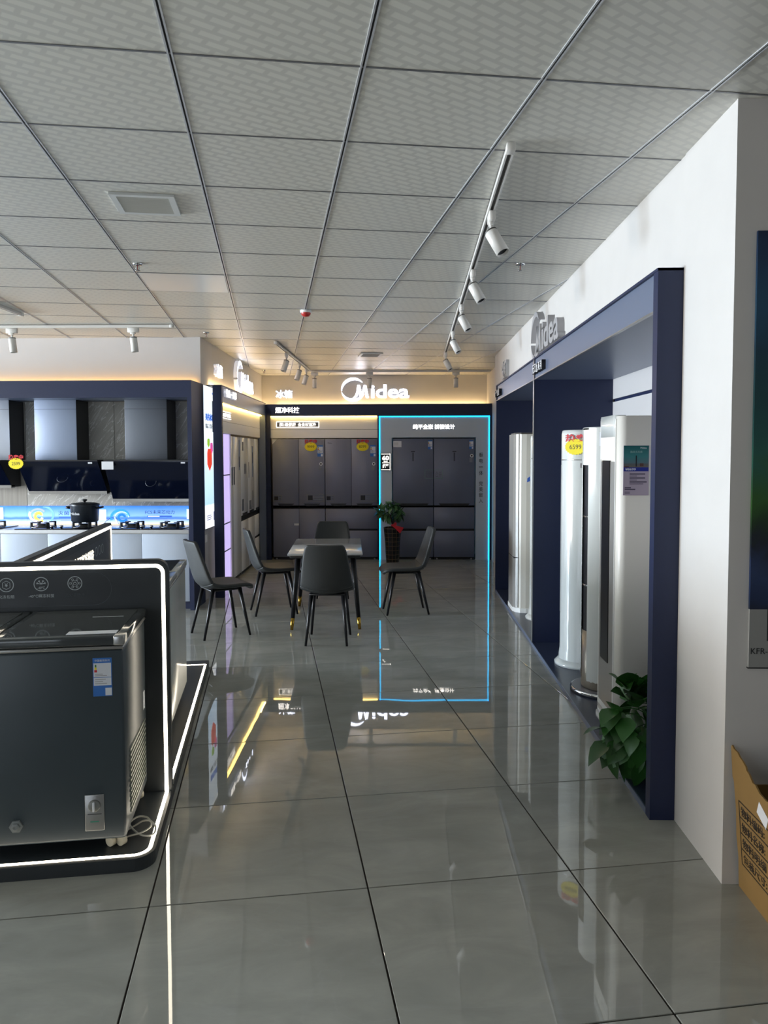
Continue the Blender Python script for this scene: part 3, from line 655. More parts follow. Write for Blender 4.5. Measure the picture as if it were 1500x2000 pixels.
part('fruit_print', lambda b: fruit(b, -.06, .955, .10, .10), gem('#8fbf2e', '', .8), t, label='green faceted fruit print')
part('fruit_print', lambda b: fruit(b, .075, .895, .11, .13), gem('#d050a0', '', .8), t, label='pink faceted fruit print')
text('headline', '美的冰箱', gem('#3a6fd0', '', .7), t, (.0, -.026, 1.245), w=.36, h=.085, depth=.002, bold=.03)
text('headline', '微晶二代系列', gem('#5a6068', '', .5), t, (.0, -.026, 1.145), w=.36, h=.05, depth=.002)
text('small_print', 'Midea', gem('#3a6fd0', '', .7), t, (.17, -.026, 1.52), w=.08, depth=.002)
part('small_print', lambda b: [bx(b, -.17, .02+.03*(k % 2), -.028, -.026, .09+.022*k, .098+.022*k) for k in range(3)] + [bx(b, .13, .17, -.028, -.026, .07, .17)], gem('#7a80b0', '', .5), t)
t = thing('wall_socket', 'small white wall socket plate under the light box', 'socket', (-2.205, 8.56, .69), R(90))
boxpart('plate', (-.043, .043, -.008, 0, -.043, .043), WHITE, t, .003); boxpart('rocker', (-.03, .03, -.011, -.008, -.03, .03), PANELW, t)
# ------------------------------------------------------------------ kitchen display on the left
KY = 7.97
t = thing('display_surround', 'navy frame around the cooker hood and hob display', 'display frame', (-2.18, KY, 0))
boxpart('post', (-.045, 0, 0, .46, 0, 2.40), NAVY, t)
boxpart('fascia', (-4.6, -.045, 0, .035, 2.222, 2.40), NAVY, t)
boxpart('ledge', (-4.6, -.045, .035, .46, 2.385, 2.40), NAVY, t)
boxpart('soffit', (-4.6, -.045, .035, .60, 2.222, 2.235), NAVYG, t)
boxpart('kick_rail', (-4.6, -.045, .08, .10, 0, .085), NAVY, t)
boxpart('cove_light', (-4.6, -.06, .43, .45, 2.401, 2.413), mat('led_amber_cove', '#ffc070', .5, emit='#ffc062', es=12.0), t, label='hidden warm cove light')
# wall finishes behind the hoods
t = thing('wall_cladding', 'grey veined marble wall slabs behind the cooker hoods', 'wall panel', (-3.2, 8.60, 1.06))
for a, c in ((-1.02, -.02), (-.015, .96)): boxpart('slab', (a, c, -.022, -.001, 0, 1.16), MARBLE, t)
tag(boxpart('wood_panel', (-6.4, -4.226, 8.578, 8.599, 1.06, 2.22), WOOD, None), 'pale wood grain wall panel at left of the marble slabs', 'wall panel')
# lower cabinets
for k in range(6):
    x1 = -2.235 - k*.5
    t = thing('base_cabinet', ['white base cabinet beside the navy post', 'white base cabinet second from the navy post', 'white base cabinet third from the navy post', 'white base cabinet fourth from the navy post', 'white base cabinet fifth from the navy post', 'white base cabinet at far left under the counter'][k], 'cabinet', (x1-.25, KY+.03, 0), 0, 'white base cabinets under the hobs')
    boxpart('body', (-.248, .248, .02, .58, .085, .806), WHITE, t)
    boxpart('door', (-.2485, .2485, 0, .019, .088, .80), mat('white_lacquer', '#bac6d8', .25), t, .002)
tag(boxpart('worktop', (-5.3, -2.232, KY+.015, 8.585, .808, .845), mat('white_quartz', '#dcdfe4', .22, var=.02, vscale=30), None, .004), 'white stone worktop running under the hobs', 'worktop')
# backlit splash panels
SP1 = gradient_print('splash_print_blue', [(0, '#dbe6f4'), (.16, '#b4cef0'), (.34, '#3f74d0'), (.48, '#86b4ec'), (1, '#3078dc')], 0, .205, 2, .05, 5, emit=.95)
SP2 = gradient_print('splash_print_sky', [(0, '#dbe6f4'), (.16, '#b4cef0'), (.34, '#3568cc'), (.48, '#8cbaee'), (1, '#3078dc')], 0, .205, 2, .05, 5, emit=.95)
def pm(c, es=1.2): return mat('glow_print_'+c[1:], c, .5, emit=c, es=es)
SPL = ((-5.23, -4.227, SP1, 'backlit blue splash panel at left edge behind the hob'), (-4.222, -3.218, SP2, 'backlit blue splash panel with gold swirl behind the stock pot'), (-3.213, -2.232, SP1, 'backlit blue splash panel lettered FCS behind right hob'))
for k, (a, c, m_, lb) in enumerate(SPL):
    t = thing('splash_panel', lb, 'light panel', ((a+c)/2, 8.578, .850), 0, 'backlit splash panels')
    w_ = (c-a)/2
    boxpart('lit_sheet', (-w_, w_, -.012, 0, 0, .205), m_, t)
    def swirl(b, cx, cz, r0, r1, a0, a1, th):
        n = 18; pts = []
        for q in range(n+1):
            f = q/n; aa = R(a0+(a1-a0)*f); r = r0+(r1-r0)*f; pts.append((cx+r*math.cos(aa), cz+r*.8*math.sin(aa), r))
        for (x, z, r), (x2, z2, r2) in zip(pts, pts[1:]):
            dx, dz = (x2-x), (z2-z); L = math.hypot(dx, dz) or 1; nx, nz = -dz/L*th, dx/L*th
            def cl(v): return min(max(v, .004), .200)
            prism(b, [(x-nx, cl(z-nz)), (x2-nx, cl(z2-nz)), (x2+nx, cl(z2+nz)), (x+nx, cl(z+nz))], -.0135, -.012, 'y')
    if k == 1:
        for col, cx, r0, r1, a0, a1, th in (('#f4c050', -.36, .02, .075, 0, 300, .018), ('#8f9ad8', -.37, .085, .12, 40, 320, .010), ('#f2e2c0', -.38, .10, .06, 150, 330, .012), ('#6aa0ee', -.32, .11, .13, -40, 90, .012)): part('swirl_print', lambda b: swirl(b, cx, .10, r0, r1, a0, a1, th), pm(col), t)
        text('headline', '灭菌净洗', pm('#2c4684', .5), t, (-.02, -.012, .128), w=.26, h=.05, depth=.001)
        boxpart('print_bar', (-.14, .12, -.013, -.012, .072, .088), pm('#3a66c8', .8), t); boxpart('print_bar', (-.12, .0, -.013, -.012, .042, .05), pm('#8090b8', .8), t)
        for x in (.24, .32): boxpart('leaflet', (x, x+.075, -.018, -.013, .045, .165), pm('#f0f2f6', 1.0), t)
    if k == 2:
        for col, cx, r0, r1, a0, a1, th in (('#1f6fe0', -.42, .03, .06, 0, 330, .014), ('#2f86f0', -.43, .085, .12, 10, 200, .014), ('#bfe0fa', -.42, .07, .09, 0, 250, .005)): part('swirl_print', lambda b: swirl(b, cx, .08, r0, r1, a0, a1, th), pm(col), t)
        text('headline', 'FCS未来芯动力', pm('#2c4684', .5), t, (.005, -.012, .138), w=.33, h=.045, depth=.001)
        boxpart('print_bar', (-.14, .14, -.013, -.012, .082, .098), pm('#3a66c8', .8), t); boxpart('print_bar', (-.13, .0, -.0135, -.013, .086, .094), pm('#ffffff', 1.2), t); boxpart('print_bar', (-.13, .13, -.013, -.012, .056, .062), pm('#8090b8', .8), t)
        for x in (.31, .39): boxpart('leaflet', (x, x+.07, -.018, -.013, .06, .17), pm('#f0f2f6', 1.0), t)
    if k == 0:
        boxpart('leaflet', (.16, .235, -.018, -.013, .06, .19), pm('#f0f2f6', 1.0), t); boxpart('print_bar', (.05, .26, -.013, -.012, .03, .05), pm('#4a7ad8', .9), t)
    boxpart('strip_light', (-w_, w_, -.02, -.012, -.004, .004), mat('warm_dim_strip', '#ffd9a0', .5, emit='#ffd9a0', es=.9), t)
# cooker hoods: chimney box over a slanted black glass body
def hood(label, cx, x0, x1, zb, cm, side_show=True, w=.45, gx0=None, gx1=None):
    t = thing('cooker_hood', label, 'cooker hood', (cx, 8.578, zb), 0, 'cooker hoods on the marble wall')
    boxpart('chimney', (-w/2, w/2, -.328, -.004, 1.575-zb, 2.222-zb), cm, t, .003)
    boxpart('chimney_side', (w/2, w/2+.001, -.325, -.006, 1.576-zb, 2.220-zb), BLACK, t)
    boxpart('chimney_seam', (-w/2+.002, w/2-.002, -.3295, -.328, 2.12-zb, 2.123-zb), SEAM, t)
    a, c = gx0-cx, gx1-cx; H = 1.565-zb
    # side profile: top forward, bottom back, on the wall
    part('body', lambda b: prism(b, [(-.478, H), (-.478, H-.012), (-.228, .02), (-.228, 0), (-.024, 0), (-.024, H)], a, c, 'x'), mat('hood_black_steel', '#15171c', .4), t)
    n_ = Vector((0, -(H-.05-.02), -.25)).normalized()
    part('glass', lambda b: prism(b, [(-.478-.004, H-.002), (-.478-.004, H-.012), (-.232, .021), (-.228, .021), (-.470, H-.012), (-.470, H-.002)], a-.002, c+.002, 'x'), BLACKG, t, label='slanted black glass')
    boxpart('drip_rail', (a, c, -.236, -.15, -.012, .02), SILVER, t)
    boxpart('top_lip', (a, c, -.485, -.02, H, H+.012), mat('hood_black_steel', '#15171c', .4), t)
    part('glass_ring', lambda b: lathe(b, [(.055, 0), (.060, .0), (.060, .001), (.055, .001), (.055, 0)], (0, 0), 24), mat('hood_mark', '#2a303c', .3), t, loc=((a+c)/2, -.362, H*.5-.008)).rotation_euler = (math.atan2(-.25, H-.07)+R(90)*1, 0, 0)
    st = boxpart('label_sticker', (c-.10, c-.055, -.4855, -.482, H-.028, H-.012), PAPER, t)
    return t
CH1 = mat('steel_blue_lit', '#8f9cb4', .45, metal=.5); CH0 = mat('steel_window_lit', '#c6cede', .3, metal=.4); CH2 = mat('steel_dim_lit', '#5f656f', .45, metal=.4)  # window light painted into the steel: bright at left, dimmer to the right
h0 = hood('steel cooker hood toned as window lit, cut off at left edge', -4.46, -4.68, -4.235, 1.28, CH0, w=.45, gx0=-4.95, gx1=-4.28)
h1 = hood('steel cooker hood toned by blue daylight above the stock pot', -3.732, -3.96, -3.505, 1.215, CH1, w=.455, gx0=-4.085, gx1=-3.225)
star_tag(h1, -.36, -.49, .325, .95, '2599')
h2 = hood('steel cooker hood toned as dimly lit with wide black glass beside navy post', -2.752, -2.98, -2.525, 1.13, CH2, w=.455, gx0=-3.16, gx1=-2.236)
part('notice_sticker', lambda b: bx(b, -.425, -.30, -.4905, -.484, .345, .43), PAPER, h2, label='white notice sticker')
# hobs
def hob(label, cx, w):
    t = thing('gas_hob', label, 'gas hob', (cx, 8.22, .8455), 0, 'gas hobs on the worktop')
    boxpart('glass_plate', (-w/2, w/2, -.23, .22, 0, .009), BLACKG, t, .003)
    for s in (-1, 1):
        bxx = s*w*.27
        b_ = part('burner', lambda b: lathe(b, [(0, .009), (.095, .009), (.09, .014), (.06, .015), (.058, .030), (.05, .034), (.03, .034), (.028, .040), (0, .041)], (bxx, .02), 24), SILVER, t)
        part('burner_cap', lambda b: lathe(b, [(.066, .030), (.066, .038), (.05, .043), (0, .044)], (bxx, .02), 24), BLACK, b_)
        def trivet(b):
            """one connected casting: foot ring with four prongs welded to it"""
            n = 24; ring = []
            for k in range(n):
                a = 2*math.pi*(k+.5)/n
                ring.append([b.verts.new((bxx+r*math.cos(a), .02+r*math.sin(a), z)) for r, z in ((.116, .009), (.134, .009), (.134, .016), (.116, .016))])
            for k in range(n):
                A, B = ring[k], ring[(k+1) % n]
                for q in range(4):
                    if q == 2 and k in (2, 8, 14, 20): continue
                    b.faces.new((A[q], A[(q+1) % 4], B[(q+1) % 4], B[q]))
                if k in (2, 8, 14, 20):
                    loop = [A[2], B[2], B[3], A[3]]
                    up = [b.verts.new((v.co.x, v.co.y, .054)) for v in loop]
                    tp = [b.verts.new((v.co.x, v.co.y, .064)) for v in loop]
                    for i in range(4): b.faces.new((loop[i], loop[(i+1) % 4], up[(i+1) % 4], up[i]))
                    for i in (0, 1, 3): b.faces.new((up[i], up[(i+1) % 4], tp[(i+1) % 4], tp[i]))
                    am = 2*math.pi*(k+1)/n; sh = Vector((-.05*math.cos(am), -.05*math.sin(am), 0))
                    ins = [b.verts.new(up[i].co+sh) for i in (2, 3)]; ins2 = [b.verts.new(tp[i].co+sh) for i in (2, 3)]
                    b.faces.new((up[2], up[3], ins[1], ins[0])); b.faces.new((tp[2], tp[3], ins2[1], ins2[0])); b.faces.new((ins[0], ins[1], ins2[1], ins2[0]))
                    b.faces.new((up[2], ins[0], ins2[0], tp[2])); b.faces.new((up[3], ins[1], ins2[1], tp[3])); b.faces.new(tp)
        part('trivet', trivet, BLACK, t)
    for s in (-1, 1): part('knob', lambda b: lathe(b, [(0, .009), (.011, .009), (.011, .02), (.019, .022), (.018, .042), (0, .043)], (s*.05, -.16), 16), CHROME, t)
    return t
hob('black glass gas hob cut off at left edge', -4.66, .80)
hob('black glass gas hob carrying the stock pot', -3.66, .84)
hob('black glass gas hob beside navy post with no pot', -2.70, .80)
t = thing('stock_pot', 'dark blue lidded stock pot on the middle gas hob', 'pot', (-3.43, 8.24, .910))
part('pot_body', lambda b: lathe(b, [(0, 0), (.128, 0), (.14, .012), (.15, .175), (.156, .182), (.150, .186), (.145, .180), (0, .178)], (0, 0), 36), mat('dark_blue_enamel', '#1e2530', .35), t)
ld = part('lid', lambda b: lathe(b, [(.152, .186), (.154, .193), (.12, .203), (.05, .21), (0, .211)], (0, 0), 36), mat('pot_lid_black', '#14181f', .3), t)
part('lid_knob', lambda b: lathe(b, [(.012, .21), (.012, .222), (.026, .225), (.028, .238), (.02, .243), (0, .243)], (0, 0), 18), BLACK, ld)
for s in (-1, 1): part('handle', lambda b: tube(b, [(s*.145, -.045, .150), (s*.185, -.04, .155), (s*.195, 0, .157), (s*.185, .04, .155), (s*.145, .045, .150)], .011, 8), BLACK, t)
text('brand_print', 'Midea', mat('pot_print', '#d8dce4', .5), t, (-.045, -.150, .095), w=.10, h=.028, depth=.002, bold=.03)
t = tag(part('cable', lambda b: tube(b, [(0, 0, 0), (.03, 0, .035), (.08, .0, .068), (.13, 0, .085), (.155, 0, .05), (.165, 0, .0)], .0022, 6), mat('red_wire', '#7a2430', .5), None, (-3.29, 8.40, .868)), 'thin dark red wire looped behind the middle hob', 'cable')

# ------------------------------------------------------------------ freezer island (turned with the floor tiles)
def island(name, label, x0, x1, y0, y1, h, r, corners, leds):
    t = thing(name, label, 'display stand', gw((x0+x1)/2, (y0+y1)/2), GA)
    X, Y = (x1-x0)/2, (y1-y0)/2
    part('platform', lambda b: prism(b, rrect(-X, X, -Y, Y, r, 8, corners), 0, h, 'z', smooth=False), DARKPL, t)
    return t, X, Y
HP = .052
t, X, Y = island('display_stand', 'charcoal freezer stand with glowing white edge light facing viewer', -2.2, -.462, 3.058, 3.735, HP, .085, (1, 0, 0, 0), None)
Y_ = Y
def led_path(b, pts, w, h0, h1):
    for (x, y), (x2, y2) in zip(pts, pts[1:]):
        dx, dy = x2-x, y2-y; L = math.hypot(dx, dy)
        if L < 1e-7: continue
        nx, ny = -dy/L*w/2, dx/L*w/2
        prism(b, [(x-nx, y-ny), (x2-nx, y2-ny), (x2+nx, y2+ny), (x+nx, y+ny)], h0, h1, 'z')
def arcp(cx, cy, r, a0, a1, n=8): return [(cx+r*math.cos(R(a0+(a1-a0)*k/n)), cy+r*math.sin(R(a0+(a1-a0)*k/n))) for k in range(n+1)]
ix, iy = X-.022, -Y+.030
part('edge_light', lambda b: led_path(b, [(-X, iy)] + arcp(ix-.062, iy+.062, .062, -90, 0) + [(ix, .60-Y+.015)], .015, HP-.002, HP+.0015), LED, t, label='glowing white light strip round the platform')
# back panel of the stand, rounded corner
PYF = .612 - Y     # front of panel in stand space
PT = 1.148
def panel_outline(x1, top, r): return [(-X, HP), (x1, HP)] + [(x1-r+r*math.cos(R(a)), top-r+r*math.sin(R(a))) for a in range(0, 91, 9)] + [(-X, top)]
part('back_panel', lambda b: prism(b, panel_outline(X, PT, .055), PYF, PYF+.045, 'y'), DARKPL, t)
def led_xz(b, pts, w, y0, y1):
    for (x, z), (x2, z2) in zip(pts, pts[1:]):
        dx, dz = x2-x, z2-z; L = math.hypot(dx, dz)
        if L < 1e-7: continue
        nx, nz = -dz/L*w/2, dx/L*w/2
        prism(b, [(x-nx, z-nz), (x2-nx, z2-nz), (x2+nx, z2+nz), (x+nx, z+nz)], y0, y1, 'y')
ex, ez = X-.024, PT-.028
part('edge_light', lambda b: led_xz(b, [(ex, HP+.002), (ex, ez-.035)] + arcp(ex-.035, ez-.035, .035, 0, 90) + [(-X, ez)], .016, PYF-.0015, PYF+.002), LED, t, label='glowing white light strip round the back panel')
OUT = mat('icon_outline', '#c2cacd', .5); OUTD = mat('panel_outline', '#4b5256', .5)
bz0, bz1, bxr = .946, 1.096, X-.254
def capsule(b, w, y0, y1):
    zc, r = (bz0+bz1)/2, (bz1-bz0)/2
    led_xz(b, [(-X, bz1), (bxr-r, bz1)] + arcp(bxr-r, zc, r, 90, -90, 14) + [(-X, bz0)], w, y0, y1)
part('caption_outline', lambda b: capsule(b, .0022, PYF-.001, PYF), OUTD, t)
part('caption_plate', lambda b: prism(b, [(-X, bz0), (bxr-.075, bz0)] + arcp(bxr-.075, (bz0+bz1)/2, .075, -90, 90, 12) + [(-X, bz1)], PYF-.0006, PYF+.001, 'y'), mat('caption_dark', '#262b2f', .35), t)
ICX = [bxr-.160, bxr-.306, bxr-.455, bxr-.60]
for k, (s_, x) in enumerate(zip(('高分子砂冷', '-40℃瞬冻科技', '化冻包赔', '低温净味'), ICX)):
    ic = part('icon_ring', lambda b: led_xz(b, arcp(x, 1.022, .0255, 0, 360, 28), .0028, PYF-.0016, PYF-.0006), OUT, t, label='round white line icon'); ic.scale = (1.2, 1, 1.2); ic.location = (-.2*x, 0, -.2*1.022+.026)
    def glyph(b):
        y0, y1 = PYF-.0016, PYF-.0006
        if k == 0:
            for q in range(6):
                a = R(60*q); led_xz(b, arcp(x+.0165*math.cos(a), 1.022+.0165*math.sin(a), .0035, 0, 360, 10), .0014, y0, y1)
            led_xz(b, arcp(x, 1.022, .0115, 0, 360, 16), .0012, y0, y1); led_xz(b, [(x-.005, 1.017), (x+.005, 1.017), (x+.005, 1.024), (x-.005, 1.024), (x-.005, 1.017)], .0014, y0, y1); led_xz(b, arcp(x, 1.024, .0035, 0, 180, 8), .0012, y0, y1)
        elif k == 1:
            for a in (15, 60, 120, 165):
                ux, uz = math.cos(R(a)), math.sin(R(a)); led_xz(b, [(x, 1.022), (x+.018*ux, 1.022+.016*uz)], .0022, y0, y1)
                for e in (35, -35): led_xz(b, [(x+.011*ux, 1.022+.010*uz), (x+.011*ux+.006*math.cos(R(a+e)), 1.022+.010*uz+.006*math.sin(R(a+e)))], .0018, y0, y1)
        else:
            led_xz(b, [(x-.013, 1.030), (x, 1.037), (x+.013, 1.030), (x+.013, 1.012), (x, 1.005), (x-.013, 1.012), (x-.013, 1.030)], .0016, y0, y1)
    part('icon_glyph', glyph, OUT, ic)
    if k == 1: text('icon_text', '-40℃', OUT, ic, (x, PYF-.0006, 1.008), w=.026, h=.010, depth=.001)
    if k == 2: text('icon_text', '¥', OUT, ic, (x, PYF-.0006, 1.021), h=.014, depth=.001)
    text('caption', s_, OUT if k else OUTD, t, (x, PYF-.0006, .994), h=.016, depth=.001, label='pale caption under the icon')

# second stand behind: panel running along the tiles, platform to the right
t, X, Y = island('display_stand', 'charcoal freezer stand behind the first with panel facing the aisle', -1.185, -.462, 3.742, 6.0, HP, .02, (0, 0, 0, 0), None)
part('edge_light', lambda b: led_path(b, [(X-.018, -Y+.01), (X-.018, Y-.12), (-X+.09, Y-.12)], .015, HP-.002, HP+.0015), LED, t, label='glowing white light strip round the platform')
PX1 = -X+.045; PT2 = 1.135
def outl2(): return [(-Y, HP), (Y-.11, HP), (Y-.11, PT2-.02), (Y-.13, PT2), (-Y, PT2)]
part('back_panel', lambda b: prism(b, outl2(), -X+.002, PX1, 'x'), DARKPL, t)
def led_yz(b, pts, w, x0, x1):
    for (y, z), (y2, z2) in zip(pts, pts[1:]):
        dy, dz = y2-y, z2-z; L = math.hypot(dy, dz)
        if L < 1e-7: continue
        ny, nz = -dz/L*w/2, dy/L*w/2
        prism(b, [(y-ny, z-nz), (y2-ny, z2-nz), (y2+ny, z2+nz), (y+ny, z+nz)], x0, x1, 'x')
part('edge_light', lambda b: led_yz(b, [(-Y, PT2-.03), (Y-.135, PT2-.03), (Y-.135, HP)], .018, PX1-.002, PX1+.002), LED, t, label='glowing white light strip round the back panel')
part('caption_plate', lambda b: prism(b, [(-Y+.1, .86), (Y-.30, .86), (Y-.23, .92), (Y-.23, .99), (Y-.30, 1.05), (-Y+.1, 1.05)], PX1-.001, PX1+.001, 'x'), mat('caption_dark', '#262b2f', .35), t)
text('lit_letters', '全空间速冻科技', SIGNG, t, (PX1+.001, .10, .975), R(90), label='glowing pale characters', w=.62, h=.075, depth=.003, bold=.01)
for k in range(3): part('icon_ring', lambda b: led_yz(b, arcp(.50+.09*k, .985, .030, 0, 360, 22), .003, PX1, PX1+.002), OUT, t)

# ------------------------------------------------------------------ chest freezers
FZ = mat('dark_slate_enamel', '#3a444b', .35, var=.04, vscale=4); LIDM = mat('dark_glass_lid', '#3c4144', .12)
FZW = mat('grey_glass_front', '#b9bdba', .18)
def freezer(label, gx, gy, rz, w, d, front, lidm, zt=.925, z0=.106):
    """front faces local -y; origin in the middle of the footprint on the platform"""
    t = thing('chest_freezer', label, 'freezer', gw(gx, gy, HP), rz)
    zt -= HP; z0 -= HP
    part('body', lambda b: bbx(b, -w/2, w/2, -d/2, d/2, z0, zt-.055, .012, 2), front, t)
    part('trim', lambda b: bbx(b, -w/2-.004, w/2+.004, -d/2-.004, d/2+.002, zt-.056, zt-.040, .005, 1), SILVER, t, label='silver rim under the lid')
    for a, c in ((-w/2-.006, .0-.003), (.003, w/2+.006)):
        L = part('lid', lambda b: bbx(b, a, c, -d/2-.008, d/2+.004, zt-.038, zt, .008, 2), lidm, t)
        part('lid_glass', lambda b: bx(b, a+.03, c-.03, -d/2+.03, d/2-.03, zt, zt+.0015), mat('lid_gloss', '#45494a', .06), L)
    part('corner_cap', lambda b: bbx(b, w/2-.035, w/2+.0075, -d/2-.0095, -d/2+.06, zt-.0385, zt+.0012, .006, 2), SILVER, t)
    for sx in (w/2-.07, w/2-.03, -w/2+.07):
        for sy in (-d/2+.06, d/2-.06):
            cs = part('caster', lambda b: tube(b, [(sx-.007, sy-.009, .021), (sx+.007, sy+.009, .021)], .021, 18), mat('ivory_wheel', '#b9b4a2', .5), t)
            part('caster_fork', lambda b: bx(b, sx-.006, sx+.006, sy-.006, sy+.006, .03, z0+.002), SILVER, cs)
    # louvres on the right side
    for k in range(13):
        zz = z0+.06+k*.021
        part('vent_slat', lambda b: prism(b, [(-d/2+.10, zz), (d/2-.06, zz), (d/2-.06, zz+.009), (-d/2+.10, zz+.009)], w/2, w/2+.005, 'x'), mat('vent_slat_metal', '#8e9488', .35, metal=.5), t)
    return t
gx1 = -.572
fz = freezer('dark slate chest freezer on the near lit stand', gx1-.49, 3.395, GA, .98, .545, FZ, LIDM)
w2, d2 = .49, .2725
ex0, ez0 = .376, .686-HP      # lower left corner of the label
en = part('energy_label', lambda b: bx(b, ex0, ex0+.072, -d2-.002, -d2, ez0, ez0+.152), BLUEP, fz, label='tall blue and white energy label')
part('label_print', lambda b: (bx(b, ex0+.003, ex0+.069, -d2-.0028, -d2-.002, ez0+.076, ez0+.132), bx(b, ex0+.003, ex0+.069, -d2-.0028, -d2-.002, ez0+.043, ez0+.074), bx(b, ex0+.046, ex0+.070, -d2-.0028, -d2-.002, ez0+.003, ez0+.033)), PAPER, en)
part('label_bars', lambda b: (bx(b, ex0+.008, ex0+.014, -d2-.0034, -d2-.0028, ez0+.116, ez0+.126, 0), bx(b, ex0+.007, ex0+.015, -d2-.0034, -d2-.0028, ez0+.106, ez0+.115, 1), bx(b, ex0+.006, ex0+.016, -d2-.0034, -d2-.0028, ez0+.096, ez0+.105, 2)), [mat('green_print', '#3d7d3a'), YEL, REDL], en)
part('label_lines', lambda b: [bx(b, ex0+.008, ex0+.008+q, -d2-.0034, -d2-.0028, ez0+z, ez0+z+.0022) for q, z in ((.03, .087), (.045, .081), (.04, .066), (.03, .058), (.045, .050))], GREYLS, en)
text('label_text', '中国能效标识', PAPER, en, (ex0+.036, -d2-.002, ez0+.142), w=.056, depth=.0008)
tp = boxpart('thermostat_plate', (.335, .408, -d2-.005, -d2, .160-HP-.012, .305-HP-.012), SILVER, fz, .002, label='silver thermostat plate')
tk = link('knob', None, tp) if False else part('knob', lambda b: lathe(b, [(0, 0), (.024, 0), (.023, .008), (.019, .011), (0, .011)], (0, 0), 24), mat('knob_grey', '#7d7f7c', .35), tp, (.3715, -d2-.005, .262-HP-.012)); tk.rotation_euler = (R(90), 0, 0)
part('knob_grip', lambda b: bbx(b, .3715-.004, .3715+.004, -d2-.024, -d2-.014, .262-HP-.012-.019, .262-HP-.012+.019, .002, 1), PAPER, tp)
boxpart('green_light', (.355, .388, -d2-.0058, -d2-.005, .195-HP-.012, .199-HP-.012), mat('teal_print', '#2c8a70', .4), tp)
part('plate_lines', lambda b: (bx(b, .345, .398, -d2-.0056, -d2-.005, .226-HP-.012, .2285-HP-.012),), BLACKL, tp)
dp = part('drain_plug', lambda b: lathe(b, [(.026, 0), (.026, .008), (.017, .009), (.016, .016), (.009, .018), (0, .016)], (0, 0), 6, smooth=False), mat('plug_grey', '#7b8081', .4), fz, (.078, -d2, .187-HP), label='grey hexagonal drain plug'); dp.rotation_euler = (R(90), 0, 0)
part('sheet', lambda b: bx(b, .27, .46, -d2+.03, -d2+.085, .925-HP+.0016, .925-HP+.0026), PAPER, fz, label='white leaflet on the lid')
part('scratch', lambda b: bx(b, .30, .43, .09, .094, .925-HP+.0016, .925-HP+.0022), PAPER, fz)
part('side_sticker', lambda b: bx(b, w2, w2+.001, .19, .23, .42, .50), PAPER, fz)
# power cord
pts = [(0, .02, .012), (.05, .03, .03), (.09, .02, .05), (.13, 0, .055), (.16, -.03, .04), (.15, -.06, .02), (.10, -.05, .014), (.05, -.01, .022), (.02, .03, .04), (.06, .06, .055), (.11, .05, .05), (.13, .01, .03), (.09, -.03, .02), (.03, -.05, .016), (-.01, -.07, .012)]
def smooth_pts(P, n=6):
    out = []; P = [Vector(p) for p in P]
    for i in range(len(P)-1):
        p0, p1, p2, p3 = P[max(i-1, 0)], P[i], P[i+1], P[min(i+2, len(P)-1)]
        for k in range(n):
            q = k/n; out.append(.5*((2*p1)+(p2-p0)*q+(2*p0-5*p1+4*p2-p3)*q*q+(3*p1-p0-3*p2+p3)*q**3))
    out.append(P[-1]); return out
tag(part('power_cord', lambda b: tube(b, smooth_pts([(x*.8, y*.8, z-.006) for x, y, z in pts]), .0038, 8), mat('cord_white', '#b9b7ae', .5), None, gw(-.605, 3.27, HP), GA), 'coiled off white power cord beside the near chest freezer', 'power cord')
fw = freezer('pale grey glass chest freezer on the rear stand facing the aisle', -.83, 4.72, GA+R(90), 1.05, .56, FZW, mat('grey_lid', '#aeb1ae', .15), zt=.935)
part('leaflet', lambda b: bx(b, -.42, -.25, -.24, -.14, .935-HP+.0016, .935-HP+.003), PAPER, fw, label='white leaflet on the lid')
# ------------------------------------------------------------------ dining set
def interp(P, t):
    n = len(P)-1; x = min(max(t, 0), 1)*n; i = min(int(x), n-1); q = x-i
    p0, p1, p2, p3 = [Vector(P[min(max(k, 0), n)]) for k in (i-1, i, i+1, i+2)]
    return .5*((2*p1)+(p2-p0)*q+(2*p0-5*p1+4*p2-p3)*q*q+(3*p1-p0-3*p2+p3)*q**3)
# side profile (y, z, half width, edge lift), front lip to top of back; the chair faces +y
PROF = [(.245, .415, .150, -.004), (.232, .447, .195, .0), (.17, .462, .222, .006), (.06, .452, .232, .018), (-.06, .444, .232, .034), (-.145, .452, .230, .050), (-.195, .492, .226, .055), (-.222, .565, .218, .050), (-.246, .66, .206, .042), (-.270, .765, .190, .032), (-.287, .845, .172, .022), (-.290, .872, .150, .016)]
def shell(t0, t1, nt, nx=12):
    bm = bmesh.new(); rows = []
    for a in range(nt+1):
        t = t0+(t1-t0)*a/nt; y, z, w, l = interp([Vector(p) for p in PROF], t) if False else _ip(t)
        y2, z2, _, _ = _ip(min(t+.01, 1)); y1, z1, _, _ = _ip(max(t-.01, 0)); tx, tz = y2-y1, z2-z1; L = math.hypot(tx, tz); ny, nz = tz/L, -tx/L
        if nz < 0 and t < .4: ny, nz = -ny, -nz
        if t >= .4 and ny < 0: ny, nz = -ny, -nz
        row = []
        for k in range(nx+1):
            s = -1+2*k/nx; e = l*abs(s)**2.2
            row.append(bm.verts.new((w*s, y+ny*e, z+nz*e)))
        rows.append(row)
    for A, B in zip(rows, rows[1:]):
        for k in range(nx):
            f = bm.faces.new((A[k], A[k+1], B[k+1], B[k])); f.smooth = True
    return bm
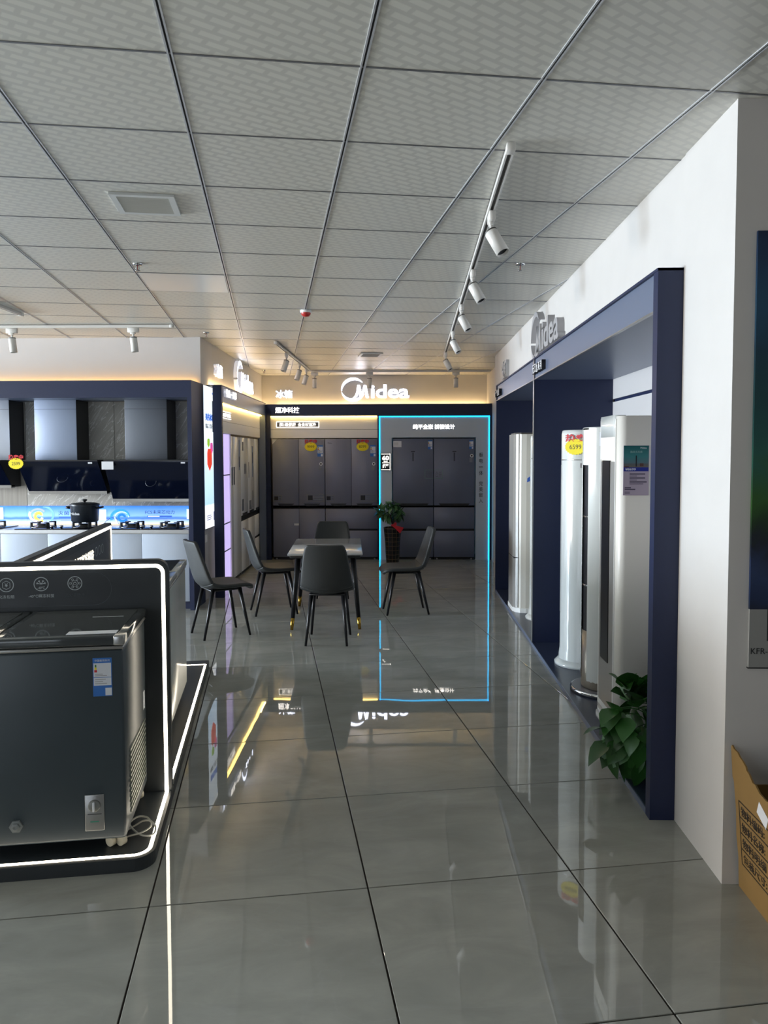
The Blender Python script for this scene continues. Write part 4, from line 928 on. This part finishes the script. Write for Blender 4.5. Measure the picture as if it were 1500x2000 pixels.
def _ip(t):
    n = len(PROF)-1; x = min(max(t, 0), 1)*n; i = min(int(x), n-1); q = x-i; out = []
    for c in range(4):
        p0, p1, p2, p3 = [PROF[min(max(k, 0), n)][c] for k in (i-1, i, i+1, i+2)]
        out.append(.5*((2*p1)+(p2-p0)*q+(2*p0-5*p1+4*p2-p3)*q*q+(3*p1-p0-3*p2+p3)*q**3))
    return out
def shell_part(name, t0, t1, nt, parent):
    bm = shell(t0, t1, nt); 
    bmesh.ops.recalc_face_normals(bm, faces=bm.faces[:])
    me = bpy.data.meshes.new(name); bm.to_mesh(me); bm.free(); me.materials.append(LEATHER)
    o = link(name, me, parent)
    s = o.modifiers.new('padding', 'SOLIDIFY'); s.thickness = .036; s.offset = 0
    s = o.modifiers.new('smooth', 'SUBSURF'); s.levels = 1; s.render_levels = 2
    return o
LEG = mat('black_metal_leg', '#141519', .4, metal=.3)
def make_chair():
    t = thing('dining_chair', '', 'chair')
    shell_part('seat', 0, .52, 12, t); shell_part('backrest', .50, 1, 12, t)
    for sx in (-1, 1):
        for (y0, y1) in ((.13, .212), (-.115, -.215)):
            part('leg', lambda b: tube(b, [(sx*.135, y0, .438), (sx*.176, y1, 0)], [.019, .0105], 10), LEG, t)
    part('seat_base', lambda b: bbx(b, -.15, .15, -.14, .15, .418, .436, .006, 1), BLACK, t)
    return t
CH = [((-.650, 6.695), 0, 'dark leatherette dining chair with its back to the viewer before the table'),
      ((-1.654, 6.918), 33-90, 'dark leatherette dining chair set apart at left near the freezer stand'),
      ((-1.331, 7.895), 19-90, 'dark leatherette dining chair at left side of the table'),
      ((.030, 7.929), 188-90, 'dark leatherette dining chair at right side of the table'),
      ((-.790, 8.42), 180, 'dark leatherette dining chair at far end of the table facing viewer')]
c0 = make_chair()
for k, (p, a, lb) in enumerate(CH):
    o = c0 if k == 0 else copy_tree(c0)
    o.location = (p[0], p[1], 0); o.rotation_euler = (0, 0, R(a)); o['label'] = lb; o['group'] = 'dining chairs round the table'
t = thing('dining_table', 'rectangular dining table with grey marble top and brass tipped black legs', 'table', (-.755, 7.665, 0), R(4))
TT = mat('pale_grey_marble_top', '#b9babc', .12, var=.12, vscale=5)
part('table_top', lambda b: bbx(b, -.345, .345, -.63, .63, .700, .720, .006, 2), TT, t)
part('under_frame', lambda b: bbx(b, -.325, .325, -.60, .60, .672, .699, .004, 1), BLACK, t)
for sx in (-1, 1):
    for sy in (-1, 1):
        l = part('leg', lambda b: tube(b, [(sx*.255, sy*.50, .675), (sx*.306, sy*.553, .11)], [.027, .0195], 14), LEG, t)
        part('brass_tip', lambda b: tube(b, [(sx*.306, sy*.553, .111), (sx*.316, sy*.563, 0)], [.0198, .014], 14), GOLD, l)
tag(boxpart('phone', (-.035, .035, -.075, .075, 0, .009), BLACKG, None, .003, loc=(-.71, 7.30, .7205), rz=R(88)), 'black phone lying on the marble table', 'phone')
tag(boxpart('leaflet', (-.10, .10, -.07, .07, 0, .002), mat('grey_leaflet', '#a9adb5', .4), None, loc=(-.62, 7.17, .7205), rz=R(8)), 'pale grey leaflet on the near end of the marble table', 'leaflet')

# ------------------------------------------------------------------ air conditioners
G = 'floor standing air conditioners in the bay'
PZ = .0265
t = thing('air_conditioner', 'tall square white air conditioner with poster on its side nearest the pillar', 'air conditioner', (1.20, 4.53, PZ), 0, G)
body = rrect(0, .40, -.23, .22, .04, 8, (1, 1, 1, 1))
part('body', lambda b: prism(b, body, .06, 1.815, 'z', smooth=True), OFFW, t)
part('base', lambda b: (prism(b, rrect(-.016, .41, -.245, .235, .085, 8), 0, .03, 'z', smooth=True), prism(b, rrect(-.008, .405, -.238, .228, .08, 8), .03, .06, 'z', smooth=True)), WHITE, t)
part('rear_shell', lambda b: bbx(b, .28, .405, -.236, .226, .02, 1.812, .01, 2), mat('rear_shell_white', '#bdb9b6', .4), t)
part('front_frame', lambda b: (bx(b, -.006, .0, -.165, -.155, .12, 1.80), bx(b, -.006, .0, .155, .165, .12, 1.80), bx(b, -.006, 0, -.165, .165, .09, .12)), WHITE, t)
part('front_panel', lambda b: prism(b, [(-.155, 1.56), (-.155, .16)] + [(-.155+.06-.06*math.cos(R(a)), .16-.06*math.sin(R(a))) for a in (30, 60, 90)] + [(.155-.06+.06*math.sin(R(a)), .16-.06*math.cos(R(a))) for a in (0, 30, 60)] + [(.155, .16), (.155, 1.56)], -.004, .004, 'x'), mat('silver_front', '#8f8d8a', .3), t)
part('air_slot', lambda b: bx(b, -.009, -.003, -.055, .105, .385, 1.565), BLACK, t, label='tall dark air outlet')
part('head_panel', lambda b: bx(b, -.006, .004, -.15, .155, 1.57, 1.70), OFFW, t)
part('display_cap', lambda b: prism(b, rrect(-.012, .06, -.16, .16, .03, 6), 1.70, 1.822, 'z', smooth=True), WHITEG, t, label='glossy clear display cap')
part('side_seam', lambda b: bx(b, .272, .276, -.2385, -.228, .06, 1.81), mat('seam_grey', '#8d898a', .5), t)
ps = part('price_poster', lambda b: bx(b, .065, .205, -.2335, -.2305, 1.375, 1.650), mat('poster_lilac', '#b0a3b4', .5), t, label='teal and lilac price poster'); ps.location.x = -.045
TEAL = gradient_print('teal_sky_print', [(0, '#6b6660'), (.16, '#5c6064'), (.2, '#54727c'), (.5, '#3a7d80'), (1, '#155a5c')], 1.53, 1.65, 2, .03, 20)
part('poster_picture', lambda b: bx(b, .067, .203, -.2343, -.2335, 1.530, 1.649), TEAL, ps)
part('poster_band', lambda b: bx(b, .067, .203, -.2343, -.2335, 1.508, 1.530), mat('royal_blue_print', '#1a2a8c', .4), ps)
text('poster_price', '¥8699', PAPER, ps, (.104, -.2343, 1.519), w=.058, h=.013, depth=.0006, bold=.02)
text('poster_brand', 'Midea', PAPER, ps, (.174, -.2343, 1.637), w=.034, depth=.0006)
text('poster_title', '酷风无风感', mat('poster_title', '#8fb5b2', .5), ps, (.135, -.2343, 1.615), w=.065, h=.013, depth=.0006)
part('poster_tower', lambda b: bx(b, .132, .138, -.2349, -.2343, 1.534, 1.595), BLACKL, ps)
part('poster_house', lambda b: (bx(b, .155, .175, -.2349, -.2343, 1.535, 1.552), bx(b, .069, .095, -.2349, -.2343, 1.530, 1.536)), mat('print_brown', '#55332f', .5), ps)
part('poster_lines', lambda b: [bx(b, .10, .10+w, -.2343, -.2335, z, z+h) for w, z, h in ((.085, 1.490, .006), (.04, 1.480, .003), (.085, 1.468, .006), (.04, 1.458, .003), (.094, 1.446, .006), (.075, 1.437, .003))] + [bx(b, .074, .074+w, -.2343, -.2335, z, z+h) for w, z, h in ((.034, 1.414, .006), (.058, 1.405, .006), (.028, 1.392, .003), (.028, 1.386, .003))], mat('print_dark_violet', '#4a4258', .5), ps)
part('rating_label', lambda b: [bx(b, .29, .352, -.2375, -.2362, z0, z1) for z0, z1 in ((1.68, 1.75), (1.62, 1.67), (1.575, 1.605))], mat('rating_grey', '#8f8c8c', .5), t)
part('small_sticker', lambda b: bx(b, .02, .05, -.2315, -.2302, 1.553, 1.577), mat('rating_grey', '#8f8c8c', .5), t)

def tower(label, x, y, r, top, rb, chrome, tagged):
    t = thing('air_conditioner', label, 'air conditioner', (x, y, PZ), 0, G)
    if chrome:
        part('base', lambda b: lathe(b, [(0, 0), (rb, 0), (rb, .028), (rb-.006, .032), (0, .032)], (0, 0), 40), CHROME, t, label='round chrome base plate')
        part('base_top', lambda b: lathe(b, [(rb-.008, .0322), (0, .0326)], (0, 0), 40), mat('slate_base', '#6a6a72', .3), t)
        part('core', lambda b: lathe(b, [(r*.95, .035), (r*.98, .05), (r*.98, .42), (0, .42)], (0, 0), 40), CHAMP, t, label='champagne lower shell')
        part('slot_core', lambda b: lathe(b, [(r*.955, .42), (r*.955, 1.54)], (0, 0), 32), BLACK, t)
        # white side shells leave a gap at the front
        part('side_shell', lambda b: lathe(b, [(r*.96, .07), (r, .10), (r, top-PZ)], (0, 0), 26, a0=-153, a1=180), WHITEG, t)
        part('head', lambda b: lathe(b, [(r*.99, 1.53), (r*.99, top-PZ-.01)], (0, 0), 16, a0=178, a1=209), WHITE, t)
        part('cap', lambda b: lathe(b, [(r, top-PZ-.001), (r*.96, top-PZ+.006), (0, top-PZ+.008)], (0, 0), 40), WHITE, t)
        part('slot_ring', lambda b: [lathe(b, [(r*.957, z), (r*.975, z), (r*.975, z+.012), (r*.957, z+.012)], (0, 0), 24) for z in (.72, 1.18)], CHROME, t)
    else:
        part('base', lambda b: lathe(b, [(0, 0), (rb, 0), (rb, .018), (rb-.01, .026), (r*1.08, .045), (0, .046)], (0, 0), 40), WHITEG, t)
        part('body', lambda b: lathe(b, [(r*1.05, .046), (r*1.04, .08), (r, .13), (r, top-PZ-.03), (r*.97, top-PZ-.004), (r*.92, top-PZ), (0, top-PZ)], (0, 0), 44), WHITEG, t)
        part('ring_seam', lambda b: lathe(b, [(r*1.002, 1.555), (r*1.006, 1.557), (r*1.006, 1.561), (r*1.002, 1.563)], (0, 0), 44), SILVER, t)
        part('outlet', lambda b: (lathe(b, [(r*1.004, .40), (r*1.004, 1.52)], (0, 0), 6, a0=152, a1=178),), mat('outlet_pale', '#b9bcbc', .3), t)
    part('notice_sticker', lambda b: lathe(b, [(r*1.006, 1.50), (r*1.006, 1.535)], (0, 0), 4, a0=-112, a1=-88), mat('rating_grey', '#8f8c8c', .5), t)
    if tagged: star_tag(t, 0, -r-.004, 1.655, .95, '6599', '热卖').rotation_euler = (0, 0, R(-34))
    else: part('notice_paper', lambda b: lathe(b, [(r*1.008, 1.655), (r*1.008, 1.745)], (0, 0), 8, a0=-125, a1=-75), PAPER, t)
    return t
tower('glossy white tower air conditioner on chrome base plate with dark front slot', 1.378, 5.20, .170, 1.800, .235, True, False)
tower('glossy white tower air conditioner wearing a yellow starburst price card', 1.372, 5.88, .166, 1.808, .205, False, True)
tower('glossy white tower air conditioner half hidden behind the navy divider', 1.405, 7.50, .166, 1.808, .205, False, False)
t = thing('air_conditioner', 'flat sided beige white cabinet air conditioner in far half of the bay', 'air conditioner', (1.12, 7.96, PZ), 0, G)
prof = [(.012, .21)] + [(.012+.06*(1-math.cos(R(a)))*.4, -.10-.11*math.sin(R(a))) for a in (0, 30, 60, 90)] + [(.36, -.21), (.36, .21)]
part('body', lambda b: prism(b, [(.012, .21), (.012, -.10), (.03, -.16), (.07, -.20), (.12, -.21), (.38, -.21), (.38, .21)], .045, 1.80, 'z'), CREAMP, t)
part('base', lambda b: prism(b, [(.0, .21), (.0, -.10), (.02, -.165), (.065, -.21), (.12, -.222), (.385, -.222), (.385, .21)], 0, .045, 'z'), WHITE, t)
part('front_panel', lambda b: prism(b, [(.012, .20), (.012, -.10), (.03, -.16), (.05, -.182), (.044, -.186), (.022, -.165), (.004, -.10), (.004, .20)], .05, 1.80, 'z'), mat('silver_front', '#8f8d8a', .3), t, label='silver front panel')
part('front_joint', lambda b: bx(b, .002, .05, -.188, .20, .555, .56), SEAM, t)
part('side_seam', lambda b: bx(b, .20, .203, -.2115, -.208, .045, 1.80), mat('seam_grey', '#8d898a', .5), t)
part('top_cap', lambda b: prism(b, [(.02, .19), (.02, -.09), (.07, -.18), (.36, -.19), (.36, .19)], 1.80, 1.815, 'z'), mat('dark_cap', '#4c4844', .3), t)
part('price_sheet', lambda b: bx(b, .215, .295, -.2125, -.21, 1.47, 1.68), mat('ivory_sheet', '#cfc7a4', .5), t, label='ivory price sheet')
part('blue_sticker', lambda b: prism(b, [(.125, 1.32), (.155, 1.33), (.17, 1.36), (.165, 1.385), (.145, 1.37), (.13, 1.36)], -.2125, -.21, 'y'), mat('cobalt_sticker', '#2458b8', .4), t, label='small blue sticker')
part('yellow_sticker', lambda b: bx(b, .25, .30, -.2125, -.21, .295, .325), YEL, t); part('rating_label', lambda b: bx(b, .25, .30, -.2125, -.21, .14, .29), mat('rating_grey', '#8f8c8c', .5), t)

# ------------------------------------------------------------------ plants
def leaf_mesh(name, w, l, curl, m_):
    bm = bmesh.new(); rows = []
    for q, ww in ((0, .12), (.15, .62), (.35, 1.0), (.6, .86), (.82, .45), (1, .0)):
        z = -curl*q*q*l; y = q*l
        if ww == 0: rows.append([bm.verts.new((0, y, z))]); continue
        rows.append([bm.verts.new((-w*ww, y, z+.22*w*ww)), bm.verts.new((0, y, z)), bm.verts.new((w*ww, y, z+.22*w*ww))])
    for A, B in zip(rows, rows[1:]):
        if len(B) == 1:
            bm.faces.new((A[0], A[1], B[0])); bm.faces.new((A[1], A[2], B[0]))
        else:
            for k in (0, 1): bm.faces.new((A[k], A[k+1], B[k+1], B[k]))
    for f in bm.faces: f.smooth = True
    me = bpy.data.meshes.new(name); bm.to_mesh(me); bm.free(); me.materials.append(m_); return me
def set_leaf(o, base, direction, roll):
    d = Vector(direction).normalized(); up = Vector((0, 0, 1)); x = d.cross(up)
    if x.length < .05: x = Vector((1, 0, 0))
    x.normalize(); z = x.cross(d)
    M = Matrix((x, d, z)).transposed().to_4x4() @ Matrix.Rotation(roll, 4, 'Y'); M.translation = Vector(base); o.matrix_local = M
rnd = random.Random(7)
PL1 = leaf_material('deep_green_leaf', '#1a4214', '#3a7030'); PL2 = leaf_material('tree_leaf', '#1c4424', '#5c8a54')
t = thing('potted_pothos', 'bushy dark green pothos plant behind the near navy pillar', 'plant', (1.30, 3.74, PZ))
part('pot', lambda b: lathe(b, [(0, 0), (.075, 0), (.10, .17), (.106, .175), (.104, .185), (.094, .18), (.09, .16), (0, .158)], (0, 0), 24), mat('white_pot', '#b8b6b0', .4), t)
LM = [leaf_mesh('leaf', .052, .125, .35, PL1), leaf_mesh('leaf', .042, .11, .55, PL1), leaf_mesh('leaf', .060, .145, .45, PL1)]
CEN = Vector((-.15, .06, .27))
for k in range(72):
    while True:
        p = Vector((rnd.uniform(-1, 1), rnd.uniform(-1, 1), rnd.uniform(-1, 1)))
        if .35 < p.length < 1: break
    base = CEN + Vector((p.x*.155, p.y*.13, p.z*.185))
    if base.x > .1: continue
    d = Vector((p.x*.9-.15, p.y*.5-.35, p.z*.7-.35+rnd.uniform(-.3, .3)))
    if p.z > .5: d.z += 1.0
    if base.z < .1: base.z = .1; d.z = max(d.z, -.35)
    o = link('leaf', LM[k % 3], t); set_leaf(o, base, d, rnd.uniform(-.7, .7))
for k, (bp, d) in enumerate([((-.10, .03, .43), (.05, -.1, 1)), ((-.17, .02, .39), (.25, -.05, 1)), ((-.25, .0, .33), (-.2, -.1, .7)), ((-.30, .0, .26), (-1, -.2, .2)), ((-.29, -.02, .2), (-1, -.3, -.35)), ((-.27, -.03, .14), (-.3, -.2, -1)), ((-.16, -.05, .12), (.0, -.3, -1)), ((-.05, .0, .42), (.4, -.1, .9)), ((-.21, .03, .42), (.1, 0, 1))]):
    o = link('leaf', LM[(k*2) % 3], t); set_leaf(o, bp, d, rnd.uniform(-.4, .4))
for k in range(8):
    a = rnd.uniform(-2.6, -.2); e = CEN + Vector((rnd.uniform(-.12, .05), rnd.uniform(-.1, .05), rnd.uniform(-.1, .15)))
    part('stem', lambda b: tube(b, smooth_pts([(0, 0, .15), (e.x*.5, e.y*.5, max(e.z, .26)), tuple(e)], 5), .003, 5), PL1, t)
part('red_bow', lambda b: (prism(b, [(-.115, .30), (-.075, .335), (-.06, .30), (-.075, .255)], -.06, -.045, 'y'), lathe(b, [(0, .285), (.012, .29), (.014, .30), (0, .312)], (-.06, -.055), 10)), mat('red_satin', '#c01828', .4), t, label='red ribbon bow')
# potted tree by the back fridges
t = thing('potted_tree', 'leafy money tree in tall black pot with red ribbon by back fridges', 'plant', (-.150, 11.50, 0))
part('pot', lambda b: lathe(b, [(0, 0), (.092, 0), (.097, .01), (.112, .30), (.132, .52), (.136, .535), (.128, .538), (.120, .515), (.10, .49), (0, .488)], (0, 0), 36), POTM, t, label='tall black pot with thin gold grid lines')
part('trunk', lambda b: (tube(b, [(-.01, 0, .48), (.0, .01, .58), (-.02, .0, .68), (-.05, 0, .76)], [.016, .014, .012, .008], 8), tube(b, [(.01, 0, .48), (.01, -.01, .58), (.04, .0, .68), (.09, 0, .75)], [.014, .012, .01, .007], 8)), mat('brown_bark', '#3a2c22', .8), t)
LT = [leaf_mesh('leaf', .026, .105, .5, PL2), leaf_mesh('leaf', .03, .12, .35, PL2)]
for k in range(26):      # whorls of five leaves
    while True:
        p = Vector((rnd.uniform(-1, 1), rnd.uniform(-1, 1), rnd.uniform(-1, 1)))
        if p.length < 1: break
    c = Vector((p.x*.21-.01, p.y*.17, .78+p.z*.135)); out = Vector((p.x, p.y-.3, p.z*.4+.25)).normalized()
    for q in range(5):
        a = 2*math.pi*q/5+rnd.uniform(-.2, .2); s1 = out.cross(Vector((0, 0, 1))).normalized(); s2 = out.cross(s1)
        d = s1*math.cos(a)+s2*math.sin(a)+out*.35; d.z -= .25
        o = link('leaf', LT[(k+q) % 2], t); set_leaf(o, c, d, rnd.uniform(-.3, .3))
    if k % 3 == 0: part('twig', lambda b: tube(b, [(0, 0, .70), tuple(c*.6+Vector((0, 0, .30))), tuple(c)], .004, 5), PL2, t)
part('red_ribbon', lambda b: (prism(b, [(-.03, .585), (.02, .60), (.06, .575), (.17, .545), (.115, .46), (.04, .535)], -.155, -.150, 'y'), prism(b, [(.0, .59), (.05, .63), (.07, .60), (.05, .57)], -.160, -.150, 'y')), mat('red_satin', '#c01828', .4), t, label='red satin ribbon')

# ------------------------------------------------------------------ ceiling fittings
LAMPW = mat('white_lamp_metal', '#dcdad6', .35)
def track(label, p0, p1):
    v = Vector((p1[0]-p0[0], p1[1]-p0[1], 0)); L = v.length; a = math.atan2(v.y, v.x)
    t = thing('track_rail', label, 'track rail', (p0[0], p0[1], CZ-.0015), a)
    part('rail', lambda b: (bx(b, 0, L, -.017, -.009, -.032, -.004), bx(b, 0, L, .009, .017, -.032, -.004), bx(b, 0, L, -.017, .017, -.010, -.004)), LAMPW, t)
    boxpart('slot', (.04, L-.04, -.009, .009, -.014, -.010), mat('rail_slot_grey', '#4d4b48', .5), t)
    part('end_cap', lambda b: (bbx(b, -.005, .05, -.0185, .0185, -.034, -.003, .002, 1), bbx(b, L-.03, L+.005, -.0185, .0185, -.034, -.003, .002, 1)), LAMPW, t)
    return t
def make_spot():
    t = thing('track_spotlight', '', 'spotlight')
    part('adapter', lambda b: (bbx(b, -.016, .016, -.055, .055, -.046, -.0, .004, 1), bbx(b, -.012, .012, -.02, .03, -.062, -.046, .003, 1)), LAMPW, t)
    part('stem', lambda b: tube(b, [(0, 0, -.06), (0, 0, -.105)], [.010, .008], 10), LAMPW, t)
    hd = part('head', lambda b: lathe(b, [(0, .012), (.030, .012), (.0345, .006), (.0345, -.135), (.031, -.135), (.030, -.12), (0, -.118)], (0, 0), 24), LAMPW, t, (0, 0, -.100))
    part('lens', lambda b: lathe(b, [(0, -.1185), (.0305, -.1205), (.0312, -.1352)], (0, 0), 24), BLACK, hd)
    part('top_ring', lambda b: lathe(b, [(.0346, .0), (.0352, .002), (.0352, .006), (.0346, .008)], (0, 0), 24), mat('rail_slot_grey', '#4d4b48', .5), hd)
    return t
spot0 = make_spot(); _used = []
def spot(x, y, rz, tx, ty, label, group):
    o = spot0 if not _used else copy_tree(spot0); _used.append(1)
    o.location = (x, y, CZ-.036); o.rotation_euler = (0, 0, R(rz)); o['label'] = label; o['group'] = group
    for ch in o.children:
        if ch.name.startswith('head'): ch.rotation_euler = (R(tx), R(ty), 0)
track('long white track rail over the aisle beside the bay', (.447, 3.24), (.545, 10.1))
GS = 'spotlights on the long aisle rail'
for k, (x, y) in enumerate(((.461, 4.07), (.480, 5.33), (.496, 6.55), (.515, 7.95), (.535, 9.6))):
    spot(x, y, 0, -20, -26, ['white cylinder spotlight nearest the viewer on the aisle rail', 'white cylinder spotlight second along the aisle rail', 'white cylinder spotlight in the middle of the aisle rail', 'white cylinder spotlight fourth along the aisle rail', 'white cylinder spotlight at far end of the aisle rail'][k], GS)
track('short white track rail running to the back left fridges', (-1.43, 8.75), (-1.40, 11.72))
GS = 'spotlights on the short left rail'
for k, (x, y) in enumerate(((-1.425, 9.55), (-1.412, 10.65), (-1.405, 11.35))):
    spot(x, y, 0, -14, 16, ['white cylinder spotlight nearest on the short left rail', 'white cylinder spotlight in middle of the short left rail', 'white cylinder spotlight at far end of the short left rail'][k], GS)
track('white track rail parallel to the back wall', (-1.38, 11.82), (1.34, 11.87))
GS = 'spotlights on the back rail'
for x, tx, lb in ((-1.34, 5, 'white cylinder spotlight at left end of the back rail'), (-.50, 0, 'white cylinder spotlight in front of the large back sign'), (.815, 4, 'white cylinder spotlight at right end of the back rail')): spot(x, 11.84, 90, 0, tx, lb, GS)
track('white track rail in front of the cooker hood display', (-5.6, 7.55), (-2.25, 7.60))
GS = 'spotlights on the kitchen rail'
for x, lb in ((-3.84, 'white cylinder spotlight at left over the kitchen display'), (-2.635, 'white cylinder spotlight nearest the right end of kitchen rail')): spot(x, 7.58, 90, -6, 0, lb, GS)
track('white track rail cut off at upper left edge', (-3.415, 6.93), (-3.37, 4.6))
# air vents
def vent(label, c, w, d):
    t = thing('ceiling_vent', label, 'vent', cw_(c[0], c[1], CZ-.0005), CA)
    X, Y = w/2, d/2; f = .030
    part('frame', lambda b: (bx(b, -X, X, -Y, -Y+f, -.012, 0), bx(b, -X, X, Y-f, Y, -.012, 0), bx(b, -X, -X+f, -Y+f, Y-f, -.012, 0), bx(b, X-f, X, -Y+f, Y-f, -.012, 0)), mat('vent_white', '#d2d5d4', .4), t)
    boxpart('backing', (-X+f, X-f, -Y+f, Y-f, -.002, 0), mat('vent_dark', '#8a8a85', .6), t)
    n = 9
    for k in range(n):
        y = -Y+f+(d-2*f)*(k+.5)/n
        part('slat', lambda b: prism(b, [(y-.010, -.003), (y-.008, -.003), (y+.010, -.012), (y+.008, -.012)], -X+f, X-f, 'x'), mat('vent_slat_grey', '#c0c1bd', .5), t)
    return t
def toc(x, y):
    a = R(-9.677); return (x*math.cos(a)-y*math.sin(a), x*math.sin(a)+y*math.cos(a))
vent('square grey slatted ceiling vent near the viewer', toc(-1.30, 3.965), .31, .31)
vent('small slatted ceiling vent near the back wall', toc(-.41, 10.0), .28, .36)
def sprinkler(label, x, y):
    t = thing('sprinkler', label, 'sprinkler', (x, y, CZ-.0005), 0, 'ceiling sprinklers')
    part('rose', lambda b: lathe(b, [(.032, 0), (.034, -.004), (.028, -.012), (.012, -.013), (0, -.013)], (0, 0), 20), CHROME, t)
    part('yoke', lambda b: (tube(b, [(-.008, 0, -.012), (-.014, 0, -.028), (-.006, 0, -.046)], .0025, 6), tube(b, [(.008, 0, -.012), (.014, 0, -.028), (.006, 0, -.046)], .0025, 6)), SILVER, t)
    part('bulb', lambda b: tube(b, [(0, 0, -.013), (0, 0, -.044)], .003, 8), mat('red_bulb', '#7a2420', .2), t)
    part('deflector', lambda b: lathe(b, [(0, -.045), (.018, -.047), (.018, -.049), (0, -.05)], (0, 0), 14), SILVER, t)
sprinkler('chrome sprinkler head left of the smooth light panel', -1.767, 5.19)
sprinkler('chrome sprinkler head right of the aisle rail', .793, 5.28)
sprinkler('chrome sprinkler head by the corner over the light box', -2.053, 8.12)
sprinkler('chrome sprinkler head in the back left corner', -2.10, 11.75)
t = thing('fire_alarm', 'round white and red fire detector on the ceiling', 'fire alarm', (-.856, 6.92, CZ-.0005))
part('base', lambda b: lathe(b, [(.050, 0), (.052, -.012), (.046, -.022), (0, -.022)], (0, 0), 28), WHITE, t)
part('red_dome', lambda b: lathe(b, [(.043, -.022), (.041, -.036), (.028, -.052), (0, -.056)], (0, 0), 28), mat('red_plastic', '#b5302c', .35), t)

# ------------------------------------------------------------------ torn cardboard box beside the column
t = thing('cardboard_box', 'torn open cardboard box with printed table beside the white column', 'box', (1.270, 2.60, 0))
def wallpanel(b, pts, th):   # pts (y, z) outline in the left face, leaning outwards to the top
    lo = [b.verts.new((-.075*z, y, z)) for y, z in pts]; hi = [b.verts.new((-.075*z+th, y, z)) for y, z in pts]; n = len(pts)
    b.faces.new(lo); b.faces.new(list(reversed(hi)))
    for i in range(n): b.faces.new((lo[i], hi[i], hi[(i+1) % n], lo[(i+1) % n]))
torn = [(.270, 0), (.258, .12), (.266, .20), (.256, .30), (.262, .41), (.272, .42), (.270, .535), (.262, .545), (.245, .536), (.215, .535), (.20, .525), (.175, .518), (.15, .507), (.145, .495), (.125, .49), (.10, .47), (.08, .472), (.05, .455), (.0, .45), (-.05, .46), (-.12, .44), (-.20, .45), (-.26, .44), (-.26, 0)]
part('printed_side', lambda b: wallpanel(b, torn, .006), CARD, t, label='side with black printed table')
boxpart('far_side', (.008, .42, .245, .251, 0, .40), CARD, t); boxpart('near_side', (.006, .42, -.26, -.254, 0, .43), CARD, t)
boxpart('rear_side', (.42, .426, -.26, .251, 0, .45), CARD, t); boxpart('bottom', (.006, .42, -.254, .245, .0, .006), CARD, t)
part('inner_flap', lambda b: prism(b, [(.10, .40), (.30, .40), (.32, .52), (.27, .56), (.18, .545), (.12, .50)], .19, .196, 'y'), mat('dark_cardboard', '#4a3626', .8), t, label='dark torn inner flap')
part('packing_scrap', lambda b: prism(b, [(.03, .37), (.11, .36), (.13, .46), (.07, .475), (.03, .45)], .06, .09, 'y'), mat('pale_green_foam', '#a9a884', .7), t, label='pale green packing scrap')
INK = mat('box_ink', '#2a2118', .8)
def onface(y, z): return (-.075*z-.0012, y, z)
def strip(b, y0, z0, y1, z1, w=.0022):
    dy, dz = y1-y0, z1-z0; L = math.hypot(dy, dz); ny, nz = -dz/L*w, dy/L*w
    pts = [(y0-ny, z0-nz), (y1-ny, z1-nz), (y1+ny, z1+nz), (y0+ny, z0+nz)]
    lo = [b.verts.new(Vector(onface(*p))) for p in pts]; hi = [b.verts.new(Vector(onface(*p))+Vector((.001, 0, 0))) for p in pts]
    b.faces.new(lo); b.faces.new(list(reversed(hi)))
    for i in range(4): b.faces.new((lo[i], hi[i], hi[(i+1) % 4], lo[(i+1) % 4]))
ps = t.children[0]
ROWS = (.350, .290, .230, .170, .110)
part('table_lines', lambda b: [strip(b, .225, z, -.24, z) for z in ROWS] + [strip(b, .225, .350, .225, .110)], INK, ps)
for (s_, v_), z in zip((('物料编码:', '362010'), ('物料名称:', '户外机'), ('物料明细', '(地板)'), ('包装尺寸:', '95x40')), (.320, .260, .200, .140)):
    text('print', s_, INK, ps, (-.075*z-.0004, .118, z), -R(90), w=.185, h=.036, depth=.001, bold=.012)
    text('print', v_, INK, ps, (-.075*z-.0004, -.09, z), -R(90), w=.17, h=.036, depth=.001, bold=.012)
part('shipping_label', lambda b: strip(b, .065, .40, .0, .368, .026), PAPER, ps, label='white shipping label')
